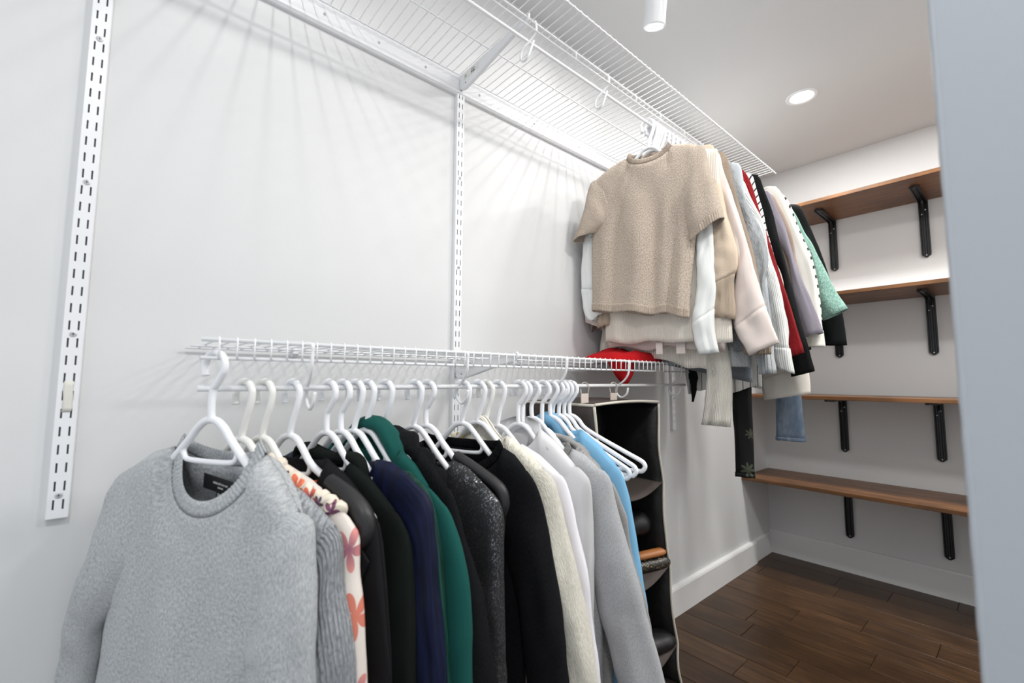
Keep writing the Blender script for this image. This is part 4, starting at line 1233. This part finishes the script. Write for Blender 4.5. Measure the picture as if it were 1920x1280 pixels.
hanger(XL, 0.925, ZRL, 18, 'neck', 'white hanger with the sky blue hoodie', HL)
t, b = garment('G17', 'hoodie', 'sky blue hoodie, last garment before the empty hangers', GL, 'sky_blue', T=0.015, hem=(0.30, 0.30), d1=0.020, wr=0.007, ext=[(0.30, 0.30)], nw=0.09, nd=0.05)
hood(t, 'sky_blue', [(-0.09, -0.06), (-0.05, -0.025), (-0.015, -0.008), (0.015, -0.022), (0.035, -0.052), (0.065, -0.085), (0.10, -0.10)], 0.021, 0.022, 6, base=-0.13, lumps=0.35)
for i, (y, ps, tl) in enumerate([(0.951, 20, 9.0), (0.971, 17, 6.0), (0.990, 14, 3.5), (1.009, 17, 1.0)]):
    hanger(XL, y, ZRL, ps, 'neck' if i else 'neck', ['empty white hanger next to the blue hoodie, hanging lowest', 'second empty white hanger from the blue hoodie', 'second to last empty white hanger before the black organizer', 'last empty white hanger right before the black organizer'][i], HE, tilt=tl, full=True)

# --- upper row
def uh(y, label, kind='swan', psi=12): hanger(XU, y, ZRU, psi, kind, label, HU, rrod=RRU, hb=0.092)
uh(1.36, 'front white hanger of the upper rod inside the beige sweater neck', 'swan', 14)
t, b = garment('U1', 'sweater', 'beige fuzzy short sleeved sweater at the front of the upper rod', GU, 'beige_heather', zb=1.908, nw=0.080, nd=0.052, nb=0.014, hem=(1.338, 1.290), hemw=(0.222, 0.122), T=0.022, fold=0.012,
               cuff=0.022, cuffmat='beige_rib', cuffscale=1.03, cuffribs=90, collar='crew', collarmat='beige_rib', bw=0.020, zn=1.893, nthick=0.026, d1=0.028, wr=0.006, wave=0.006,
               hemband=('beige_rib', 0.05, 150), LI=[(-0.205, 1.63)], slw=-0.010)
uh(1.386, 'second white hanger from the front of the upper rod')
garment('U2', 'blouse', 'white crepe blouse with long sleeves and deep cuffs under the beige sweater', GU, 'white_crepe', hem=(1.36, 1.36), hemw=(0.20, 0.12), T=0.016, cuff=0.112, cuffscale=1.02, gather=0.3, d1=0.015, wr=0.010, nw=0.07, nd=0.05, top=[(0.18, 1.850)], LO=[(-0.225, 1.838), (-0.272, 1.617), (-0.283, 1.45), (-0.268, 1.33), (-0.240, 1.305)], LI=[(-0.200, 1.60), (-0.205, 1.43), (-0.200, 1.33)])
uh(1.401, 'third white hanger from the front of the upper rod')
garment('V1', 'top', 'cream fine ribbed tank top whose hem shows below the beige sweater', GU, 'cream_finerib', slv=False, hem=(1.222, 1.205), hemw=(0.200, 0.235), T=0.014, fold=0.012, nw=0.08, nd=0.06, wave=0.006)
uh(1.417, 'white hanger inside the tan sweater')
garment('U3', 'sweater', 'tan thin sweater with a folded sleeve and ribbed cuff', GU, 'tan_sweater', hem=(1.25, 1.25), T=0.014, cuff=0.125, cuffmat='tan_rib', cuffscale=0.96, d1=0.026, wr=0.014, nw=0.07, nd=0.05, slw=-0.012, hemw=(0.2, 0.15))
uh(1.436, 'white hanger inside the pale pink shirt')
t, b = garment('U4', 'shirt', 'pale pink shirt with a very wide cuff and tabbed hem', GU, 'pale_pink', hem=(1.206, 1.185), hemw=(0.215, 0.20), T=0.014, cuff=0.105, cuffscale=1.02, d1=0.015, wr=0.010, nw=0.06, nd=0.05, wave=0.01, slw=-0.010)
for u, ww in ((-0.02, 0.024), (0.050, 0.030)):
    MB().box((u, -0.030, 1.172-1.905), (u+ww, -0.026, 1.215-1.905)).build('hem_tab', 'pale_pink', t, bevel=0.001)
uh(1.466, 'white hanger inside the oatmeal knit')
garment('U5', 'cardigan', 'oatmeal ribbed knit cardigan edge between the pink shirt and the grey knit', GU, 'oatmeal_rib', hem=(1.23, 1.23), T=0.014, d1=0.020, nw=0.08, nd=0.05, hemw=(0.2, 0.16), cuff=0.07, cuffmat='oatmeal_rib', cuffribs=60)
uh(1.496, 'white hanger inside the cream chunky rib sweater')
garment('V2', 'sweater', 'cream chunky ribbed sweater with a long sleeve, hem resting on the wire shelf', GU, 'cream_rib', hem=(1.198, 1.098), hemw=(0.215, 0.165), T=0.022, fold=0.014, d1=0.022, wr=0.010, nw=0.08, nd=0.05, wave=0.008, ext=None,
        LO=[(-0.230, 1.78), (-0.262, 1.50), (-0.272, 1.34), (-0.285, 1.235), (-0.292, 1.175)], LI=[(-0.20, 1.50), (-0.205, 1.35), (-0.208, 1.26), (-0.215, 1.19)])
uh(1.526, 'white hanger inside the grey popcorn knit')
garment('U6', 'sweater', 'grey bobbly popcorn knit sweater with ribbed grey cuffs', GU, 'grey_popcorn', hem=(1.15, 1.13), hemw=(0.20, 0.235), T=0.018, cuff=0.125, cuffmat='grey_rib', cuffribs=56, cuffscale=0.98, d1=0.026, wr=0.014, nw=0.08, nd=0.05, hemband=('grey_rib', 0.07, 90))
uh(1.560, 'white hanger inside the light grey top')
garment('U7', 'top', 'pale grey smooth top squeezed between the popcorn knit and the pinstripe shirt', GU, 'light_grey', hem=(1.22, 1.22), hemw=(0.2, 0.2), T=0.012, d1=0.016, nw=0.08, nd=0.05)
uh(1.586, 'white hanger inside the pinstripe shirt')
garment('U8', 'shirt', 'white shirt with thin black pinstripes and a rolled sleeve', GU, 'pinstripe', hem=(1.2, 1.2), hemw=(0.2, 0.2), T=0.014, d1=0.022, wr=0.012, nw=0.07, nd=0.05, cuff=0.07, cuffscale=1.10)
uh(1.616, 'white hanger inside the red cable knit')
garment('U9', 'sweater', 'red cable knit sweater with a long narrow sleeve', GU, 'red_cable', hem=(1.22, 1.22), hemw=(0.2, 0.2), T=0.012, d1=0.018, wr=0.006, nw=0.08, nd=0.05)
uh(1.641, 'white hanger inside the grey tee')
garment('V3', 'shirt', 'mid grey t-shirt whose rounded hem shows under the cream rib sweater', GU, 'grey_tee', slv=False, hem=(1.165, 1.075), hemw=(0.20, 0.20), T=0.014, fold=0.010, nw=0.08, nd=0.05)
uh(1.680, 'white hanger inside the black and white striped top')
garment('U10', 'top', 'white top with narrow black horizontal stripes on the shoulder', GU, 'breton', hem=(1.2, 1.2), hemw=(0.2, 0.2), T=0.014, d1=0.018, wr=0.005, nw=0.08, nd=0.05)
uh(1.711, 'white hanger inside the white striped dress')
garment('V4', 'dress', 'white dress with thin vertical black stripes showing below the grey hems', GU, 'stripe_hem', slv=False, hem=(1.040, 1.050), hemw=(0.055, 0.205), T=0.014, fold=0.012, nw=0.08, nd=0.05, wave=0.012)
uh(1.750, 'white hanger inside the long black top')
garment('U11', 'top', 'long black top with a ribbed sleeve end beside the red sweater', GU, 'black_plain', hem=(1.16, 1.16), hemw=(0.2, 0.2), T=0.016, d1=0.024, wr=0.006, nw=0.08, nd=0.05, cuff=0.10, cuffmat='black_knit', cuffscale=1.02)
uh(1.840, 'white hanger inside the cream coat')
garment('V7', 'coat', 'cream coat whose wide folded cuff shows below the black top', GU, 'cream_coat', hem=(1.20, 1.20), hemw=(0.2, 0.2), T=0.014, d1=0.026, wr=0.004, nw=0.08, nd=0.05, top=[(0.19, 1.845), (0.215, 1.70), (0.262, 1.40), (0.296, 1.20)], cuff=0.085, cuffscale=1.05)
uh(1.895, 'white hanger inside the mauve grey top')
garment('U12', 'top', 'mauve grey top with a wide straight sleeve', GU, 'mauve_grey', hem=(1.24, 1.24), hemw=(0.2, 0.2), T=0.014, d1=0.026, wr=0.004, nw=0.08, nd=0.05)
uh(1.915, 'white hanger inside the taupe top')
garment('U13', 'top', 'taupe top mostly hidden between the mauve and the ivory ones', GU, 'taupe', hem=(1.25, 1.25), hemw=(0.2, 0.2), T=0.010, d1=0.012, nw=0.08, nd=0.05)
uh(1.940, 'white hanger inside the ivory blouse')
garment('U14', 'blouse', 'ivory crepe blouse with a folded back cuff', GU, 'ivory_crepe', hem=(1.22, 1.22), hemw=(0.2, 0.2), T=0.014, d1=0.024, wr=0.004, nw=0.08, nd=0.05, cuff=0.05, cuffscale=1.06)
uh(2.005, 'white hanger inside the ivory top with black dashes')
garment('U15', 'top', 'ivory top with bold black stripe ends along its sleeve edge', GU, 'ivory_stripe', hem=(1.25, 1.25), hemw=(0.2, 0.2), T=0.014, d1=0.014, wr=0.003, nw=0.08, nd=0.05)
uh(2.100, 'white hanger inside the mint tweed jacket')
garment('U16', 'jacket', 'mint green tweed jacket with a wide flared sleeve end', GU, 'mint_tweed', hem=(1.30, 1.30), hemw=(0.2, 0.2), T=0.016, d1=0.032, wr=0.006, nw=0.08, nd=0.05, top=[(0.19, 1.865)])
uh(2.235, 'last white hanger at the far end of the upper rod')
garment('U17', 'jacket', 'black jacket hanging last at the far end of the upper rod', GU, 'black_plain', hem=(1.22, 1.22), hemw=(0.2, 0.22), T=0.018, d1=0.028, wr=0.005, nw=0.08, nd=0.05)

# trousers, jeans, scarf below the upper row
def leg(name, label, cat, key, mat, u0, u1, z0, z1, d=0.016, seed=1, flare=0.0, cuffm=None):
    g = TAB[key]
    t = empty(name, (g['x'], g['y'], 1.78), radians(g['a']), label, cat, GU)
    def rings(za, zb_, n, sc=1.0):
        R = []
        for i in range(n+1):
            z = lerp(za, zb_, i/n); f = (z0-z)/(z0-z1)
            ring = []
            for q in range(22):
                a = 2*pi*q/22
                c = math.copysign(abs(cos(a))**0.6, cos(a)); s = math.copysign(abs(sin(a))**0.6, sin(a))
                uc = (u0+u1)/2; hw = (u1-u0)/2*(1+flare*f)*sc
                wz = 0.006*nz(f*9+seed, c*1.5, s)
                ring.append((uc+hw*c+wz*0.5, d*sc*s+wz, z-1.78+0.004*nz(c*3, s*3, seed) if i == n else z-1.78))
            R.append(ring)
        return R
    mb = MB(); R = rings(z0, z1, 30); mb.loft(R)
    mb.build('leg', mat, t, smooth=True, uvs=[(p[0]+p[1], p[2]) for p in mb.v], solid=0.0022, fix=False)
    mb = MB(); R = rings(z1+0.014, z1-0.001, 3, 1.05); mb.loft(R)
    mb.build('hem', mat, t, smooth=True, uvs=[(p[0]+p[1], p[2]) for p in mb.v], solid=0.003, fix=False)
    return t
uh(1.800, 'white hanger with the folded black trousers', 'neck')
leg('trousers', 'black trousers with a pale leaf print hanging down past the lower shelf', 'trousers', 'V5', 'leaf_print', 0.072, 0.137, 1.77, 0.715, 0.014, 3)
uh(2.170, 'white hanger with the folded jeans', 'neck')
leg('jeans', 'faded blue denim jeans leg hanging below the cream cuff', 'jeans', 'V6', 'denim', 0.118, 0.178, 1.77, 0.825, 0.026, 6, flare=0.75)
t = empty('scarf', (XU, 1.66, 1.60), radians(12), 'black thin scarf with a ragged end beside the lower rod tip', 'scarf', GU)
mb = MB(); R = []
for i in range(41):
    f = i/40; z = lerp(0.0, -0.60, f)
    cu = -0.030+0.012*sin(f*9)+(0.010*f); hw = 0.016*(1-0.75*max(0, f-0.85)/0.15)+0.004*nz(f*22, 1)
    R.append([(cu+hw*cos(a), 0.007*sin(a)+0.006*nz(f*8, 4), z) for a in [2*pi*q/12 for q in range(12)]])
mb.loft(R, cap0=True, cap1=True); mb.build('cloth', 'black_plain', t, smooth=True, uvs=[(p[0], p[2]) for p in mb.v])

# red shirt heaped on the lower shelf, one corner hanging through behind the lip
t = empty('red_shirt', (0.15, 1.44, ZL+0.004), 0, 'bright red shirt heaped on the lower wire shelf under the cream hems', 'shirt', 'garments on the lower shelf')
mb = MB(); uv = []; nx, ny = 26, 34
for side in (1, 0):
    for i in range(nx+1):
        for j in range(ny+1):
            a, c = i/nx*2-1, j/ny*2-1
            r = (abs(a)**3+abs(c)**3)**(1/3)
            e = max(0.0, 1-r**3)
            hgt = 0.052*e**0.45*(0.85+0.25*nz(a*1.6+4, c*2.1))+0.012*e*nz(a*4, c*5, 2)
            x = a*0.115*(1+0.06*nz(c*2.3, 7)); y = c*0.165*(1+0.06*nz(a*2, 3))+0.02*a
            mb.v.append((x, y, max(hgt, 0.0015*e) if side else 0.0))
            uv.append((x, y))
n1 = (nx+1)*(ny+1)
for i in range(nx):
    for j in range(ny):
        p = i*(ny+1)+j
        mb.f.append((p, p+ny+1, p+ny+2, p+1)); mb.f.append((n1+p, n1+p+1, n1+p+ny+2, n1+p+ny+1))
mb.build('body', 'red_knit', t, smooth=True, uvs=uv, fix=False)
mb = MB(); R = []
for i in range(13):
    f = i/12; s = (1-f)**0.6
    R.append([(0.055+0.035*s*cos(a)*(1+0.2*nz(f*4, a)), -0.115+0.02*f+0.075*s*sin(a)*(1+0.25*nz(f*3, a, 2)), 0.004-0.088*f) for a in [2*pi*q/16 for q in range(16)]])
mb.loft(R, cap0=True, cap1=True); mb.build('hanging_corner', 'red_knit', t, smooth=True, uvs=[(p[0], p[1]) for p in mb.v])

# ---------------------------------------------------------------- hanging fabric organizer
OY0, OY1, OX0, OX1, OZ1, OZ0 = 1.052, 1.402, 0.004, 0.300, 1.002, 0.05
t = empty('hanging_organizer', (OX1, (OY0+OY1)/2, OZ0), 0, 'black and brown hanging fabric organizer with cream piping and sagging shelves', 'organizer')
def oy(z):           # the organizer swings a little: its lower end hangs outwards
    f = (OZ1-z)/(OZ1-OZ0); return 0.105*f*f*0.55+0.03*f
def ox(z): return 0.012*(OZ1-z)/(OZ1-OZ0)
levels = [OZ1, 0.735, 0.455, 0.190, OZ0]
def pinch(z):
    for a, c in zip(levels, levels[1:]):
        if c <= z <= a: return 0.010*sin(pi*(a-z)/(a-c))
    return 0
def OP(x, y, z): return (x-OX1, y-(OY0+OY1)/2, z-OZ0)
def panel(nm, fn, na, nb_, mat, solid=0.004):
    mb = MB(); mb.loft([[fn(i/na, j/nb_) for j in range(nb_+1)] for i in range(na+1)], closed=False)
    return mb.build(nm, mat, t, smooth=True, uvs=[(0, 0)]*len(mb.v), solid=solid, fix=False)
zz = lambda k: lerp(OZ1, OZ0, k)
def side0(k, s):
    z = zz(k); return OP(lerp(OX0, OX1+ox(z), s), OY0+pinch(z)*0.8+oy(z)*0.8+0.004*nz(k*9, s*3), z)
def side1(k, s):
    z = zz(k); return OP(lerp(OX0, OX1+ox(z), s), OY1-pinch(z)*1.0+oy(z)+0.005*nz(k*9, s*3, 5), z)
def backp(k, s):
    z = zz(k); return OP(OX0+0.006*nz(k*11, s*4, 7)*0, lerp(OY0+oy(z)*0.8, OY1+oy(z), s), z)
def inner(k, s):     # black lining bulging inside each compartment
    z = zz(k); return OP(lerp(0.05, 0.06, 1)+0.018*nz(k*12, s*5, 9)+0.012*sin(k*22), lerp(OY0+0.006+oy(z)*0.8, OY1-0.006+oy(z), s), z)
panel('side_panel', side0, 40, 10, 'organizer_brown'); panel('side_panel', side1, 40, 10, 'organizer_black'); panel('back_panel', backp, 20, 8, 'organizer_black'); panel('lining', inner, 40, 14, 'organizer_black')
panel('inner_lining', lambda k, s: (side1(k, s)[0]-0.004, side1(k, s)[1]-0.006-0.004*sin(k*30+s*6), side1(k, s)[2]), 40, 8, 'organizer_black', 0.002)
panel('top_panel', lambda a, s: OP(lerp(OX0, OX1, a), lerp(OY0, OY1, s), OZ1+0.006+0.012*sin(pi*s)*sin(pi*a*0.9+0.2)), 10, 16, 'organizer_brown')
for z in levels[1:-1]+[OZ0+0.004]:
    panel('shelf_panel', lambda a, s, z=z: OP(lerp(OX0, OX1+ox(z)+0.012*sin(pi*s), a), lerp(OY0+0.004+oy(z)*0.8, OY1-0.004+oy(z), s), z-0.028*a*sin(pi*s)), 10, 16, 'organizer_brown', 0.004)
def pipe(nm, pts): MB().tube(pts, 0.0042, 8).build(nm, 'piping', t, smooth=True)
pipe('piping', [side0(i/60, 1) for i in range(61)]); pipe('piping', [side1(i/60, 1) for i in range(61)])
pipe('piping', [OP(OX1+0.002, lerp(OY0, OY1, s/20), OZ1+0.006+0.006*sin(pi*s/20)) for s in range(21)])
pipe('piping', [OP(lerp(OX0, OX1, s/20), OY0, OZ1+0.004) for s in range(21)])
for yy in (1.075, 1.222):
    st = MB(); c = []
    for i in range(9):
        f = i/8; c.append((0.2445-OX1, yy, lerp(OZ1+0.004, ZRL-0.028, f)))
    st.box((0.2445-0.002-OX1, yy-0.017-(OY0+OY1)/2, OZ1+0.006-OZ0), (0.2445+0.002-OX1, yy+0.017-(OY0+OY1)/2, 1.040-OZ0))
    s_ = st.build('strap', 'beige_strap', t, bevel=0.001)
    hk = [(0.2445, yy-0.016, 1.040), (0.2445-0.004, yy-0.014, 1.056), (0.2445-0.0085, yy-0.006, 1.066), (0.2445-0.004, yy, 1.0735), (0.2445+0.004, yy+0.005, 1.0725), (0.2445+0.009, yy+0.010, 1.062), (0.2445, yy+0.016, 1.040)]
    MB().tube([OP(*q) for q in catmull([Vector(q) for q in hk], 30)], 0.0016, 6).build('strap_hook', 'piping', s_, smooth=True)
    s_.children[0].parent = s_
# things lying on the organizer shelves
def roll(name, label, cat, c, axis, ln, r, mat, squash=0.7):
    mb = MB(); a = Vector(axis).normalized(); b_ = Vector((0, 0, 1)); d = a.cross(b_).normalized(); R = []
    for i in range(17):
        f = i/16; rr = r*(1-abs(2*f-1)**6)**0.5*(1+0.08*nz(f*5, r*90)) + 0.001
        p = a*(ln*(f-0.5))
        R.append([tuple(p+d*(rr*cos(q))+b_*(rr*squash*sin(q)+r*squash)) for q in [2*pi*k/18 for k in range(18)]])
    mb.loft(R, cap0=True, cap1=True)
    o = mb.build(name, mat, smooth=True); o.location = c; tag(o, label, cat, 'bags in the hanging organizer'); return o
roll('clutch_bag', 'black and gold glitter clutch on the middle organizer shelf', 'bag', (0.262, 1.385, 0.440), (0.5, 1, 0.1), 0.15, 0.032, 'black_gold')
roll('leather_purse', 'rolled tan brown leather purse on top of the glitter clutch', 'bag', (0.270, 1.378, 0.484), (0.5, 1, 0.12), 0.12, 0.018, 'tan_leather')
roll('black_bag', 'slouchy black bag above the tan purse in the organizer', 'bag', (0.205, 1.345, 0.545), (0.3, 1, 0.0), 0.16, 0.05, 'black_leather', 0.8)
roll('black_pouch', 'black pouch on the lowest visible organizer shelf', 'bag', (0.262, 1.40, 0.178), (0.3, 1, 0.0), 0.16, 0.045, 'black_leather', 0.6)
